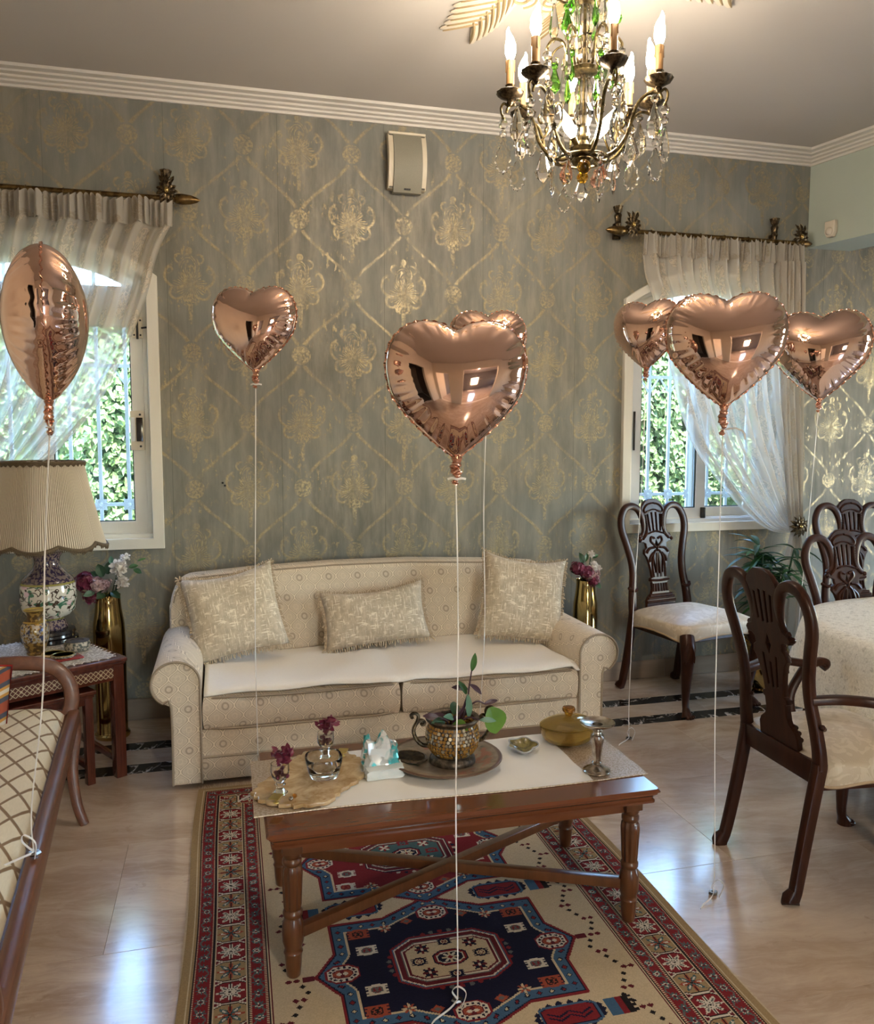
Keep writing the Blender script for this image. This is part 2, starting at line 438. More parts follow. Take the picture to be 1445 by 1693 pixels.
def curtain_mat(name, dense, tone=1.):
    m = bpy.data.materials.new(name); m.use_nodes = True; nt = m.node_tree; nt.nodes.clear(); g = G(nt)
    n = g.node('ShaderNodeUVMap'); uv = X(g, n.outputs[0]); u, v, _ = g.sep(uv)
    # sprays of embroidered leaves on a staggered lattice (metres of cloth)
    P, Q = .30, .27
    a = g.wrap(u, P); sel = g.lt(g.abs(a), P / 4)
    cu = a * sel + g.wrap(u - P / 2, P) * (1 - sel); cv = g.wrap(v, Q) * sel + g.wrap(v - Q / 2, Q) * (1 - sel)
    ell = g.hyp(cu / .050, cv / .095) + (g.noise(uv, 22., 2.) - .5) * .9
    lace = g.ss(.40, .48, g.voro(uv, 70.)) * .5 + g.band(g.noise(uv, 30., 2., .5, 1.2) - .5, .05, .02)
    spray = g.m('MULTIPLY', g.ss(1.05, .9, ell), g.m('ADD', lace, .15), clamp=True)
    border = g.ss(.05, .035, u) * .8
    alpha = g.m('MAXIMUM', g.m('MAXIMUM', spray * .92, border), dense, clamp=True)
    col = g.mix(spray, (.78 * tone, .725 * tone, .64 * tone), (.66 * tone, .575 * tone, .46 * tone))
    df = g.node('ShaderNodeBsdfDiffuse'); g.put(df.inputs[0], col)
    tl = g.node('ShaderNodeBsdfTranslucent'); g.put(tl.inputs[0], col)
    tr = g.node('ShaderNodeBsdfTransparent'); g.put(tr.inputs[0], (.96, .97, 1.0))
    m1 = g.node('ShaderNodeMixShader'); m1.inputs[0].default_value = .50; nt.links.new(df.outputs[0], m1.inputs[1]); nt.links.new(tl.outputs[0], m1.inputs[2])
    m2 = g.node('ShaderNodeMixShader'); g.put(m2.inputs[0], alpha); nt.links.new(tr.outputs[0], m2.inputs[1]); nt.links.new(m1.outputs[0], m2.inputs[2])
    o = g.node('ShaderNodeOutputMaterial'); nt.links.new(m2.outputs[0], o.inputs[0]); return m
def pane_mat():
    m = bpy.data.materials.new('window_glass'); m.use_nodes = True; nt = m.node_tree; nt.nodes.clear(); g = G(nt)
    tr = g.node('ShaderNodeBsdfTransparent'); g.put(tr.inputs[0], (.93, .98, 1.0))
    gl = g.node('ShaderNodeBsdfGlossy'); gl.inputs['Roughness'].default_value = .02
    mx = g.node('ShaderNodeMixShader'); mx.inputs[0].default_value = .06
    nt.links.new(tr.outputs[0], mx.inputs[1]); nt.links.new(gl.outputs[0], mx.inputs[2])
    o = g.node('ShaderNodeOutputMaterial'); nt.links.new(mx.outputs[0], o.inputs[0]); return m
def leaf_mat(name, c1, c2, tl=.35):
    m = bpy.data.materials.new(name); m.use_nodes = True; nt = m.node_tree; b = nt.nodes['Principled BSDF']; g = G(nt)
    n = g.noise(g.coord('Object'), 9., 3.)
    c = g.mix(g.ss(.35, .65, n), c1, c2)
    g.put(b.inputs['Base Color'], c); b.inputs['Roughness'].default_value = .4
    t = g.node('ShaderNodeBsdfTranslucent'); g.put(t.inputs[0], c)
    mx = g.node('ShaderNodeMixShader'); mx.inputs[0].default_value = tl
    nt.links.new(b.outputs[0], mx.inputs[1]); nt.links.new(t.outputs[0], mx.inputs[2])
    nt.links.new(mx.outputs[0], nt.nodes['Material Output'].inputs[0]); return m
def f_cloisonne(g):
    x, y, z = g.sep(g.coord()); a = g.atan2(y, x); v = g.comb(a * .09, z, 0.)
    fl = g.voro(v, 17., 'F1'); pet = g.cos(g.atan2(y, x) * 0. + fl * 40.)
    flower = g.ss(.44, .38, fl); core = g.ss(.11, .08, fl)
    leaf = g.ss(.54, .60, g.noise(v, 34., 2., .5, .7)); br = g.band(g.noise(v, 20., 2.) - .5, .02, .01)
    c = g.mix(leaf, (.62, .58, .50), (.045, .14, .085)); c = g.mix(br, c, (.05, .03, .02))
    c = g.mix(flower, c, g.mix(g.ss(.1, .36, fl), (.30, .10, .20), (.66, .46, .50))); c = g.mix(core, c, (.55, .40, .06))
    band = g.mx(g.ss(.262, .272, z), g.ss(.108, .098, z))
    dk = g.mix(g.ss(.46, .54, g.noise(v, 75., 2.)), (.035, .022, .055), (.22, .16, .14))
    c = g.mix(band, c, dk)
    wire = g.band(g.abs(z - .19) - .082, .004, .002); c = g.mix(wire, c, (.28, .25, .06))
    return {'Base Color': c}
def f_mosaic_metal(g):
    n = g.noise(g.coord(), 60., 4., .6); return {'Base Color': g.mix(g.ss(.4, .65, n), (.055, .043, .032), (.16, .12, .085)), 'Roughness': .3 + n * .3}
def f_vasegold(g):
    v = g.coord(); x, y, z = g.sep(v); n = g.voro(v, 95.); k = g.noise(v, 60., 3.)
    mid = g.ss(.055, .06, z) * g.ss(.14, .135, z)
    c = g.mix(g.ss(.42, .55, k), (.36, .22, .055), (.10, .055, .02)); c = g.mix(mid * g.ss(.45, .6, n), c, (.45, .40, .33)); c = g.mix(mid * g.ss(.55, .6, k), c, (.05, .06, .13))
    return {'Base Color': c}
def f_shade(g):
    x, y, z = g.sep(g.coord()); a = g.atan2(y, x); p = g.sin(a * 170.)
    return {'Base Color': g.mix(g.ss(-.8, .8, p), (.47, .40, .31), (.60, .53, .43)), 'Normal': g.bump(p, .5, .002)}
def f_plate(g):
    x, y, z = g.sep(g.coord()); r = g.hyp(x, y); n = g.noise(g.coord(), 30., 4., .6)
    c = g.mix(g.ss(.35, .65, n), (.17, .13, .09), (.29, .235, .17))
    mot = g.ss(.56, .62, g.noise(g.coord(), 24., 2., .5, .6)) * g.ss(.155, .14, r) * g.ss(.08, .1, r)
    c = g.mix(mot, c, g.mix(g.ss(.45, .55, g.noise(g.coord(), 13., 1.)), (.05, .07, .05), (.30, .12, .08)))
    c = g.mix(g.band(r - .171, .006, .003), c, (.10, .05, .03)); return {'Base Color': c}
def f_onyx(g):
    co = g.coord(); n = g.noise(co, 11., 5., .65, 1.2); rr = g.noise(co, 45., 4., .6)
    c = g.mix(g.ss(.3, .7, n), (.36, .22, .09), (.66, .50, .30)); c = g.mix(g.ss(.62, .7, rr) * .7, c, (.30, .14, .05)); return {'Base Color': c}
def f_kilim(g):
    x, y, z = g.sep(g.coord()); v = g.comb(x, 0., z)
    d = g.m('PINGPONG', g.abs(x) + g.abs(z - .13), .055); c = g.mix(g.ss(.018, .02, d), (.30, .055, .02), (.05, .055, .075))
    c = g.mix(g.ss(.036, .038, d), c, (.46, .22, .04)); c = g.mix(g.ss(.047, .049, d), c, (.55, .48, .38)); return {'Base Color': c, 'Normal': g.bump(g.noise(v, 250., 2.), .3, .001)}
def f_throw(g):
    co = g.coord(); n = g.noise(co, 170., 3.); w_ = g.noise(g.scale(co, (1, 3, 1)), 8., 2.)
    return {'Base Color': g.mix(n, (.80, .745, .655), (.90, .85, .77)), 'Normal': g.bump(n * .5 + w_, .35, .004)}
def f_inlay(g):
    x, y, z = g.sep(g.coord()); a = g.wrap(x + z, .021); b = g.wrap(x - z, .021)
    l = g.mx(g.band(a, .0019, .0007), g.band(b, .0019, .0007)); l = g.mx(l, g.ss(.006, .004, g.hyp(g.wrap(x, .063), z)))
    return {'Base Color': g.mix(l, (.085, .022, .012), (.52, .43, .28))}
def f_coaster(g):
    x, y, z = g.sep(g.coord()); n = g.noise(g.coord(), 90., 3.); return {'Base Color': g.mix(g.ss(.4, .6, n), (.05, .06, .05), (.42, .36, .28))}

M = {}
M['wallpaper'] = material('damask_wallpaper', rough=.7, fn=f_wallpaper)
M['ceiling'] = material('ceiling_paint', (.50, .455, .405), .8, fn=lambda g: {'Base Color': g.mix(g.noise(g.coord(), 1.2, 2.), (.46, .42, .375), (.52, .475, .425)), 'Normal': g.bump(g.noise(g.coord(), 90., 2.), .08, .002)})
M['cornice'] = material('cornice_paint', rough=.5, fn=lambda g: {'Base Color': g.mix(g.noise(g.coord(), 3., 3.), (.58, .545, .49), (.66, .62, .56))})
M['greenwall'] = material('pale_green_paint', rough=.7, fn=lambda g: {'Base Color': g.mix(g.noise(g.coord(), 4., 3.), (.40, .455, .395), (.45, .50, .44)), 'Normal': g.bump(g.noise(g.coord(), 120., 2.), .1, .002)})
M['plain'] = material('plain_wall_paint', rough=.75, fn=lambda g: {'Base Color': g.mix(g.noise(g.coord(), 2., 2.), (.62, .55, .45), (.70, .63, .53))})
M['hall'] = material('hall_paint', rough=.75, fn=lambda g: {'Base Color': g.mix(g.noise(g.coord(), 2., 2.), (.13, .12, .125), (.17, .16, .16))})
M['baseb'] = material('marble_baseboard', rough=.3, fn=lambda g: {'Base Color': g.mix(g.noise(g.scale(g.coord(), (.5, 1, 5)), 5., 5., .6, .5), (.20, .145, .10), (.34, .265, .20))})
M['floor'] = material('travertine_floor', rough=.2, spec=.9, coat=.8, fn=f_floor)
M['blackm'] = material('black_marble', rough=.16, fn=f_black)
M['frame'] = material('cream_window_paint', rough=.4, fn=lambda g: {'Base Color': g.mix(g.noise(g.scale(g.coord(), (1, 1, .2)), 12., 4., .6), (.63, .60, .53), (.72, .69, .62))})
M['alu'] = material('white_aluminium', rough=.35, fn=lambda g: {'Base Color': g.mix(g.noise(g.coord(), 8., 2.), (.55, .56, .57), (.63, .64, .65))})
M['rubber'] = material('black_rubber', (.012, .012, .013), .5)
M['pane'] = pane_mat()
M['grille'] = material('white_grille_paint', rough=.5, fn=lambda g: {'Base Color': g.mix(g.noise(g.coord(), 20., 2.), (.70, .74, .78), (.80, .83, .86))})
M['brassd'] = material('antique_brass', rough=.3, metal=1., fn=lambda g: {'Base Color': g.mix(g.ss(.35, .65, g.noise(g.coord(), 40., 3.)), (.085, .05, .02), (.22, .14, .055))})
M['bronze'] = material('gilded_bronze', rough=.3, metal=1., fn=lambda g: {'Base Color': g.mix(g.ss(.35, .65, g.noise(g.coord(), 60., 3.)), (.055, .040, .018), (.20, .15, .068))})
M['bronzed'] = material('dark_bronze', rough=.32, metal=.9, fn=lambda g: {'Base Color': g.mix(g.ss(.35, .65, g.noise(g.coord(), 90., 3.)), (.022, .015, .009), (.12, .085, .045))})
M['brass'] = material('polished_brass', rough=.10, metal=1., fn=lambda g: {'Base Color': g.mix(g.noise(g.coord(), 5., 2.), (.42, .29, .10), (.52, .37, .15))})
M['foil'] = material('rose_gold_foil', rough=.05, metal=1., fn=lambda g: {'Base Color': g.mix(g.noise(g.coord(), 4., 2.), (.76, .51, .415), (.80, .55, .45))})
M['foild'] = material('rose_gold_foil_tail', rough=.18, metal=1., fn=lambda g: {'Base Color': g.mix(g.noise(g.coord(), 60., 2.), (.62, .33, .24), (.80, .48, .37))})
M['ribbon'] = material('white_ribbon', rough=.35, fn=lambda g: {'Base Color': g.mix(g.noise(g.coord(), 8., 2.), (.74, .72, .70), (.82, .80, .78))})
M['clip'] = material('dark_metal_nut', rough=.25, metal=1., fn=lambda g: {'Base Color': g.mix(g.noise(g.coord(), 60., 2.), (.18, .18, .19), (.34, .34, .35))})
M['mahog'] = material('dark_mahogany', rough=.34, spec=.2, coat=.06, fn=f_wood((.020, .0060, .0032), (.052, .0165, .0080)))
M['tablew'] = material('red_brown_table_wood', rough=.22, coat=.55, fn=f_wood((.105, .030, .011), (.155, .047, .017), .8, (.12, 1, 1)))
M['tableleg'] = material('table_leg_wood', rough=.28, coat=.4, fn=f_wood((.075, .026, .009), (.155, .056, .020), .8))
M['walnut'] = material('walnut_bench_wood', rough=.40, coat=.12, fn=f_wood((.095, .032, .014), (.19, .070, .030), .8, (1, .12, 1)))
M['nest'] = material('red_side_table_wood', rough=.24, coat=.5, fn=f_wood((.055, .012, .007), (.125, .030, .016)))
M['inlay'] = material('inlaid_apron', rough=.35, fn=f_inlay)
M['sofa'] = material('sofa_jacquard', rough=.72, sheen=.15, fn=f_sofa(1.28))
M['piping'] = material('sofa_piping', rough=.7, fn=lambda g: {'Base Color': g.mix(g.noise(g.coord(), 90., 2.), (.27, .21, .15), (.36, .29, .21))})
M['throw'] = material('quilted_seat_cover', rough=.8, sheen=.2, fn=f_throw)
M['cushion'] = material('woven_gold_cushion', rough=.65, sheen=.15, fn=f_cushion)
M['fringe'] = material('cushion_fringe', rough=.75, fn=lambda g: {'Base Color': g.mix(g.noise(g.coord(), 120., 2.), (.34, .255, .16), (.58, .47, .34))})
M['bench'] = material('lattice_bench_fabric', rough=.65, sheen=.1, fn=f_bench)
M['kilim'] = material('kilim_cushion', rough=.8, fn=f_kilim)
M['seat'] = material('champagne_damask_seat', rough=.45, sheen=.3, fn=f_seat)
M['cord'] = material('gold_cord', rough=.6, fn=lambda g: {'Base Color': g.mix(g.noise(g.coord(), 200., 2.), (.32, .22, .13), (.46, .34, .21))})
M['cloth'] = material('cream_tablecloth', rough=.7, fn=f_cloth)
M['satin'] = material('white_satin_runner', rough=.45, sheen=.2, fn=lambda g: {'Base Color': g.mix(g.noise(g.coord(), 5., 3.), (.84, .82, .77), (.92, .90, .86)), 'Normal': g.bump(g.noise(g.coord(), 9., 2.), .3, .01)})
M['goldend'] = material('gold_runner_end', rough=.4, metal=.25, fn=lambda g: {'Base Color': g.mix(g.ss(.4, .6, g.voro(g.scale(g.coord(), (1, 1.6, 1)), 150.)), (.55, .45, .35), (.38, .29, .19))})
M['curtain'] = curtain_mat('lace_curtain', .62)
M['heading'] = curtain_mat('curtain_heading_tape', .95, .72)
M['curtaind'] = curtain_mat('gathered_curtain', .82, .82)
M['glass'] = material('clear_glass', (.97, .98, .97), .02, trans=1., ior=1.5, fn=lambda g: {'Base Color': g.mix(g.noise(g.coord(), 8., 2.), (.95, .96, .95), (.99, .99, .98))})
M['crystal'] = material('cut_crystal', (1, 1, 1), .01, trans=1., ior=1.55, fn=lambda g: {'Base Color': g.mix(g.noise(g.coord(), 8., 2.), (.97, .95, .90), (1, .99, .96))})
M['cgreen'] = material('green_crystal', rough=.02, trans=1., ior=1.55, fn=lambda g: {'Base Color': g.mix(g.noise(g.coord(), 20., 2.), (.12, .55, .05), (.30, .75, .12))})
M['camber'] = material('amber_crystal', rough=.02, trans=1., ior=1.5, fn=lambda g: {'Base Color': g.mix(g.noise(g.coord(), 20., 2.), (.55, .30, .01), (.70, .42, .03))})
M['crose'] = material('rose_crystal', rough=.03, trans=1., ior=1.5, fn=lambda g: {'Base Color': g.mix(g.noise(g.coord(), 20., 2.), (.90, .42, .28), (.95, .55, .40))})
M['amber'] = material('amber_glass', rough=.05, trans=.78, ior=1.45, fn=lambda g: {'Base Color': g.mix(g.noise(g.coord(), 5., 2.), (.72, .49, .11), (.82, .58, .17))})
M['amberk'] = material('dark_amber_glass', rough=.03, trans=.9, ior=1.5, fn=lambda g: {'Base Color': g.mix(g.noise(g.coord(), 9., 2.), (.48, .20, .02), (.60, .28, .03))})
M['bulb'] = material('lit_candle_bulb', (.9, .8, .6), .4, emit=(1.0, .86, .69), es=BULB)
M['candle'] = material('candle_sleeve', rough=.5, fn=lambda g: {'Base Color': g.mix(g.ss(.4, .6, g.noise(g.scale(g.coord(), (1, 1, .2)), 70., 2.)), (.22, .115, .04), (.33, .185, .07))})
M['silver'] = material('tarnished_silver', rough=.22, metal=1., fn=lambda g: {'Base Color': g.mix(g.ss(.35, .65, g.noise(g.coord(), 45., 4.)), (.30, .25, .20), (.58, .53, .47))})
M['potm'] = material('aged_bronze_pot', metal=.7, fn=f_mosaic_metal)
M['mosa'] = material('amber_mosaic_tile', rough=.12, fn=lambda g: {'Base Color': g.mix(g.rnd(), (.20, .095, .02), (.34, .19, .05))})
M['mosw'] = material('mirror_mosaic_tile', rough=.08, metal=.7, fn=lambda g: {'Base Color': g.mix(g.noise(g.coord(), 50., 2.), (.55, .48, .36), (.80, .74, .60))})
M['plate'] = material('painted_pottery_plate', rough=.32, fn=f_plate)
M['onyx'] = material('onyx_slab', rough=.22, coat=.3, fn=f_onyx)
M['goldm'] = material('gold_plate', rough=.28, metal=.9, fn=lambda g: {'Base Color': g.mix(g.noise(g.coord(), 40., 2.), (.55, .40, .10), (.68, .52, .18))})
M['foilbag'] = material('crumpled_wrapper', rough=.22, metal=.35, fn=lambda g: {'Base Color': g.mix(g.ss(.48, .56, g.noise(g.coord(), 16., 2., .5, 1.)), (.74, .78, .80), (.10, .50, .54))})
M['leafg'] = material('green_glazed_ceramic', rough=.15, coat=.5, fn=lambda g: {'Base Color': g.mix(g.ss(.35, .65, g.noise(g.coord(), 55., 3.)), (.10, .085, .02), (.26, .215, .07))})
M['leafrim'] = material('grey_glazed_rim', rough=.2, fn=lambda g: {'Base Color': g.mix(g.noise(g.coord(), 60., 3.), (.32, .33, .34), (.50, .50, .50))})
M['green'] = leaf_mat('green_leaf', (.025, .085, .025), (.07, .19, .05))
M['greenb'] = leaf_mat('bright_green_leaf', (.10, .24, .02), (.17, .34, .05), .3)
M['greend'] = leaf_mat('dark_green_leaf', (.018, .05, .022), (.04, .105, .045), .2)
M['purple'] = leaf_mat('purple_leaf', (.040, .018, .030), (.085, .035, .055), .2)
M['mint'] = leaf_mat('mint_leaf', (.08, .20, .13), (.16, .30, .21), .2)
M['maroon'] = leaf_mat('maroon_petal', (.11, .008, .025), (.22, .03, .07), .2)
M['pinkp'] = leaf_mat('dusty_pink_petal', (.36, .20, .21), (.52, .36, .35), .2)
M['whitep'] = leaf_mat('white_petal', (.72, .66, .60), (.82, .78, .74), .2)
M['hedge'] = leaf_mat('hedge_leaf', (.13, .21, .07), (.30, .40, .17), .38)
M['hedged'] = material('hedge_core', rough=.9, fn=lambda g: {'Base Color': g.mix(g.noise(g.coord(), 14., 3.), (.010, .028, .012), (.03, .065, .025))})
M['cloi'] = material('cloisonne_enamel', rough=.16, coat=.6, fn=f_cloisonne)
M['shade'] = material('pleated_lamp_shade', rough=.8, fn=f_shade)
M['trim'] = material('brown_fringe_braid', rough=.85, fn=lambda g: {'Base Color': g.mix(g.noise(g.coord(), 160., 2.), (.065, .045, .025), (.17, .125, .075))})
M['black'] = material('black_lacquer', (.012, .010, .010), .2, coat=.4)
M['vaseg'] = material('gilded_vase_enamel', rough=.3, metal=.35, fn=f_vasegold)
M['doily'] = material('crochet_doily', rough=.8, fn=lambda g: {'Base Color': g.mix(g.ss(.3, .5, g.voro(g.coord(), 95.)), (.74, .72, .68), (.42, .39, .35)), 'Normal': g.bump(g.voro(g.coord(), 95.), .6, .002)})
M['coaster'] = material('mosaic_coaster', rough=.5, fn=f_coaster)
M['redcard'] = material('red_lacquer_coaster', rough=.25, fn=lambda g: {'Base Color': g.mix(g.noise(g.coord(), 30., 2.), (.20, .012, .012), (.30, .03, .025))})
M['photo'] = material('printed_card', rough=.25, fn=lambda g: {'Base Color': g.mix(g.ss(.45, .6, g.noise(g.scale(g.coord(), (1, 4, 1)), 30., 3.)), (.55, .53, .46), (.10, .09, .08))})
M['spk'] = material('speaker_grille_cloth', rough=.6, fn=lambda g: {'Base Color': g.mix(g.noise(g.coord(), 300., 2.), (.20, .185, .14), (.26, .245, .195))})
M['spkw'] = material('speaker_pale_trim', rough=.4, fn=lambda g: {'Base Color': g.mix(g.noise(g.coord(), 20., 2.), (.56, .49, .37), (.66, .59, .46))})
M['spkd'] = material('speaker_dark_case', rough=.5, fn=lambda g: {'Base Color': g.mix(g.noise(g.coord(), 30., 2.), (.075, .065, .05), (.11, .10, .08))})
M['pirw'] = material('ivory_plastic', rough=.35, fn=lambda g: {'Base Color': g.mix(g.noise(g.coord(), 20., 2.), (.62, .55, .44), (.68, .61, .50))})
M['rose_fill'] = material('ceiling_rose_plaster', rough=.6, fn=lambda g: {'Base Color': g.mix(g.noise(g.coord(), 9., 3.), (.66, .58, .45), (.74, .66, .53))})
M['rose_line'] = material('ceiling_rose_gilding', rough=.6, fn=lambda g: {'Base Color': g.mix(g.noise(g.coord(), 25., 3.), (.26, .185, .09), (.38, .28, .15))})
M['ground'] = material('garden_paving', rough=.8, fn=lambda g: {'Base Color': g.mix(g.noise(g.coord(), 3., 4.), (.30, .27, .22), (.42, .38, .32))})
M['soil'] = material('potting_soil', rough=.9, fn=lambda g: {'Base Color': g.mix(g.noise(g.coord(), 60., 3.), (.02, .014, .01), (.06, .04, .025))})

# ------------------------------------------------------------------ the setting: room shell
D = 4.39; CZ = 3.175; WT = .24
def rect(x0, x1, z0, z1): return [(x0, z0), (x1, z0), (x1, z1), (x0, z1)]
def arch(x0, x1, z0, zs, zt, n=18):
    c, h = (x0 + x1) / 2, (x1 - x0) / 2; r = (h * h + (zt - zs) ** 2) / (2 * (zt - zs)); a = math.asin(min(1, h / r))
    return [(x0, z0), (x1, z0)] + [(c + r * math.sin(q), zt - r + r * math.cos(q)) for q in [a - 2 * a * i / n for i in range(n + 1)]]
WINS = [(-1.403, -.303), (2.276, 3.39)]
ZS, ZT, ZB = 2.262, 2.445, .895
TH = .05
mb = MB(); mb.plate([rect(-1.9, 6.8, -.05, 3.3)] + [arch(a + TH, b - TH, ZB + TH, ZS - .01, ZT - TH) for a, b in WINS], WT, y0=D + WT / 2)
wall_back = struct(mb.obj('wall_back', M['wallpaper'], smooth=False))
mb = MB()
for cx, cz in ((.006, 1.21), (-.005, 1.224)): mb.ball((cx, D - .001, cz), .006, 6, 4)
mb.obj('nail_hole', M['rubber'], wall_back, 'two small dark nail holes')['kind'] = 'stuff'

mb = MB(); mb.box(-1.9, 6.9, -7.3, D + .02, -.10, -.012)
floor = struct(mb.obj('floor', material('floor_grout', (.16, .115, .085), .7, fn=lambda g: {'Base Color': g.mix(g.noise(g.coord(), 30., 2.), (.13, .095, .07), (.19, .145, .11))}), smooth=False))
def tile(x0, x1, y0, y1, mat, name='tile'):
    b = .0009; cx, cy = (x0 + x1) / 2, (y0 + y1) / 2; hx, hy = (x1 - x0) / 2 - .0004, (y1 - y0) / 2 - .0004
    vs = [(sx * hx, sy * hy, z) for z in (-.012, -.0007) for sx, sy in ((-1, -1), (1, -1), (1, 1), (-1, 1))] + [(sx * (hx - b), sy * (hy - b), 0) for sx, sy in ((-1, -1), (1, -1), (1, 1), (-1, 1))]
    fs = [(k + r * 4, (k + 1) % 4 + r * 4, (k + 1) % 4 + r * 4 + 4, k + r * 4 + 4) for r in (0, 1) for k in range(4)] + [(8, 9, 10, 11)]
    o = MB().add(vs, fs).obj(name, mat, floor, smooth=False); o.location = (cx, cy, 0); return o
ys = [3.650 - .652 * i for i in range(17)]
for r in range(16):
    x = -1.9 - (.5 if r % 2 else .0)
    while x < 6.8:
        a, b = max(x, -1.9), min(x + 1.02, 6.85)
        if b - a > .05: tile(a, b, ys[r + 1], ys[r], M['floor'])
        x += 1.02
for y0, y1, mt, nm, ln in ((3.650, 3.757, 'blackm', 'black_border_tile', .8), (3.757, 3.932, 'floor', 'border_tile', 1.1), (3.932, 4.032, 'blackm', 'black_border_tile', .8), (4.032, D, 'floor', 'border_tile', .9)):
    x = -1.9
    while x < 6.8: tile(x, min(x + ln, 6.85), y0, y1, M[mt], nm); x += ln
x = -1.75; bb = struct(MB().box(-1.75, 6.6, D - .012, D, 0, .105).obj('baseboard_back', M['baseb'], smooth=False))
while x < 6.6:
    MB().box(x + .001, min(x + .62, 6.6) - .001, D - .024, D - .012, .001, .112, .003, 1).obj('marble_panel', M['baseb'], bb); x += .62

struct(MB().box(-1.9, 6.9, -7.3, D + .25, CZ, CZ + .15).obj('ceiling', M['ceiling'], smooth=False))
# side and rear walls, with the windows and openings that the foil balloons mirror
def side_wall(name, x0, x1, holes, y0, y1, mat):
    mb = MB(); R = Matrix.Rotation(PI / 2, 4, 'Z')
    mb.plate([rect(y0, y1, 0, CZ + .1)] + [rect(*h) for h in holes], abs(x1 - x0), mat=R)
    o = mb.obj(name, mat, smooth=False); o.location.x = (x0 + x1) / 2; return struct(o)
side_wall('wall_left', -1.9, -1.72, [(-.38, .92, .001, 2.3)], -3.2, 4.5, M['plain'])
side_wall('wall_right', 6.6, 6.8, [(.9, 2.3, .5, 2.25)], -3.2, 4.5, M['plain'])
mb = MB(); mb.plate([rect(-1.9, 6.8, 0, CZ + .1), rect(-1.5, -.62, .001, 2.25), rect(.25, 2.7, .001, 2.5)], .2, y0=-1.5)
struct(mb.obj('wall_rear', M['plain'], smooth=False))
mb = MB(); mb.plate([rect(-1.9, 6.8, 0, CZ + .1), rect(1.1, 2.2, .9, 2.1)], .2, y0=-7.1)
struct(mb.obj('wall_hall', M['hall'], smooth=False))
side_wall('wall_hall_left', -1.9, -1.72, [], -7.1, -3.2, M['hall']); side_wall('wall_hall_right', 6.6, 6.8, [(-5.9, -4.9, .9, 2.1)], -7.1, -3.2, M['hall'])
for loc, rot, sx, sy in (((6.7, 1.6, 1.375), (0, PI / 2, 0), 1.75, 1.4),
                         ((1.65, -7.1, 1.5), (PI / 2, 0, PI), 1.1, 1.2), ((6.7, -5.4, 1.5), (0, PI / 2, 0), 1.2, 1.0),
                         ((-.853, 4.66, 1.68), (-PI / 2, 0, 0), 1.0, 1.5), ((2.833, 4.66, 1.68), (-PI / 2, 0, 0), 1.0, 1.5)):
    portal(loc, rot, sx, sy)
struct(MB().box(-12, 16, -20, 16, -.3, -.12).obj('ground', M['ground'], smooth=False))

# dark passage behind the doorway in the left wall, and a lamp added behind the camera as fill light
mb = MB(); mb.box(-3.3, -3.1, -.7, 1.3, 0, CZ); mb.box(-3.2, -1.9, -.7, -.6, 0, CZ); mb.box(-3.2, -1.9, 1.2, 1.3, 0, CZ); mb.box(-3.3, -1.9, -.7, 1.3, CZ - .4, CZ - .3); mb.box(-3.3, -1.9, -.7, 1.3, -.06, -.012)
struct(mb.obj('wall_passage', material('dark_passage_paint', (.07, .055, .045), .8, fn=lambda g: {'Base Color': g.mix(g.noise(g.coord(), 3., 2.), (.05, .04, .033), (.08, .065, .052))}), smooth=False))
lamp_o = struct(MB().lathe([(0, -.20), (.10, -.19), (.17, -.13), (.18, -.09), (.14, -.05), (.05, -.03), (.05, 0), (0, 0)], 24).obj('added_fill_lamp', material('fill_lamp_glow', (.9, .85, .75), .4, emit=(1., .86, .69), es=FILL_LAMP))); lamp_o.location = (1.45, -3.4, CZ)
# header beam between the sitting room and the dining room, running at a slight angle
BX, BA = 3.512, math.radians(13.9)
beam = struct(MB().box(0, .30, -7.4, .12, 2.622, CZ + .01).obj('beam', M['greenwall'], smooth=False)); beam.location = (BX, D, 0); beam.rotation_euler.z = BA
prof = [(0, 3.108), (.012, 3.108), (.014, 3.120), (.034, 3.124), (.037, 3.133), (.056, 3.137), (.060, 3.146), (.085, 3.150), (.090, 3.158), (.118, 3.162), (.122, 3.175), (0, 3.175)]
def cornice(name, path):
    """path: list of (point, inward normal) ; the moulding profile is swept along it"""
    mb = MB(); n = len(prof)
    vs = [(p[0] + q[0] * d, p[1] + q[1] * d, z) for p, q in path for d, z in prof]
    fs = [(i * n + k, (i + 1) * n + k, (i + 1) * n + (k + 1) % n, i * n + (k + 1) % n) for i in range(len(path) - 1) for k in range(n)]
    return struct(mb.add(vs, fs).obj(name, M['cornice'], smooth=False))
bd = (math.sin(BA), -math.cos(BA)); bn = (-math.cos(BA), -math.sin(BA))
mit = Vector((bn[0], bn[1] - 1)); k = 1 / (.5 * mit.length_squared) ; mit = mit * k
cornice('trim_1', [((-1.72, D), (0, -1)), ((BX, D), (mit.x, mit.y)), ((BX + bd[0] * 7.2, D + bd[1] * 7.2), bn)])

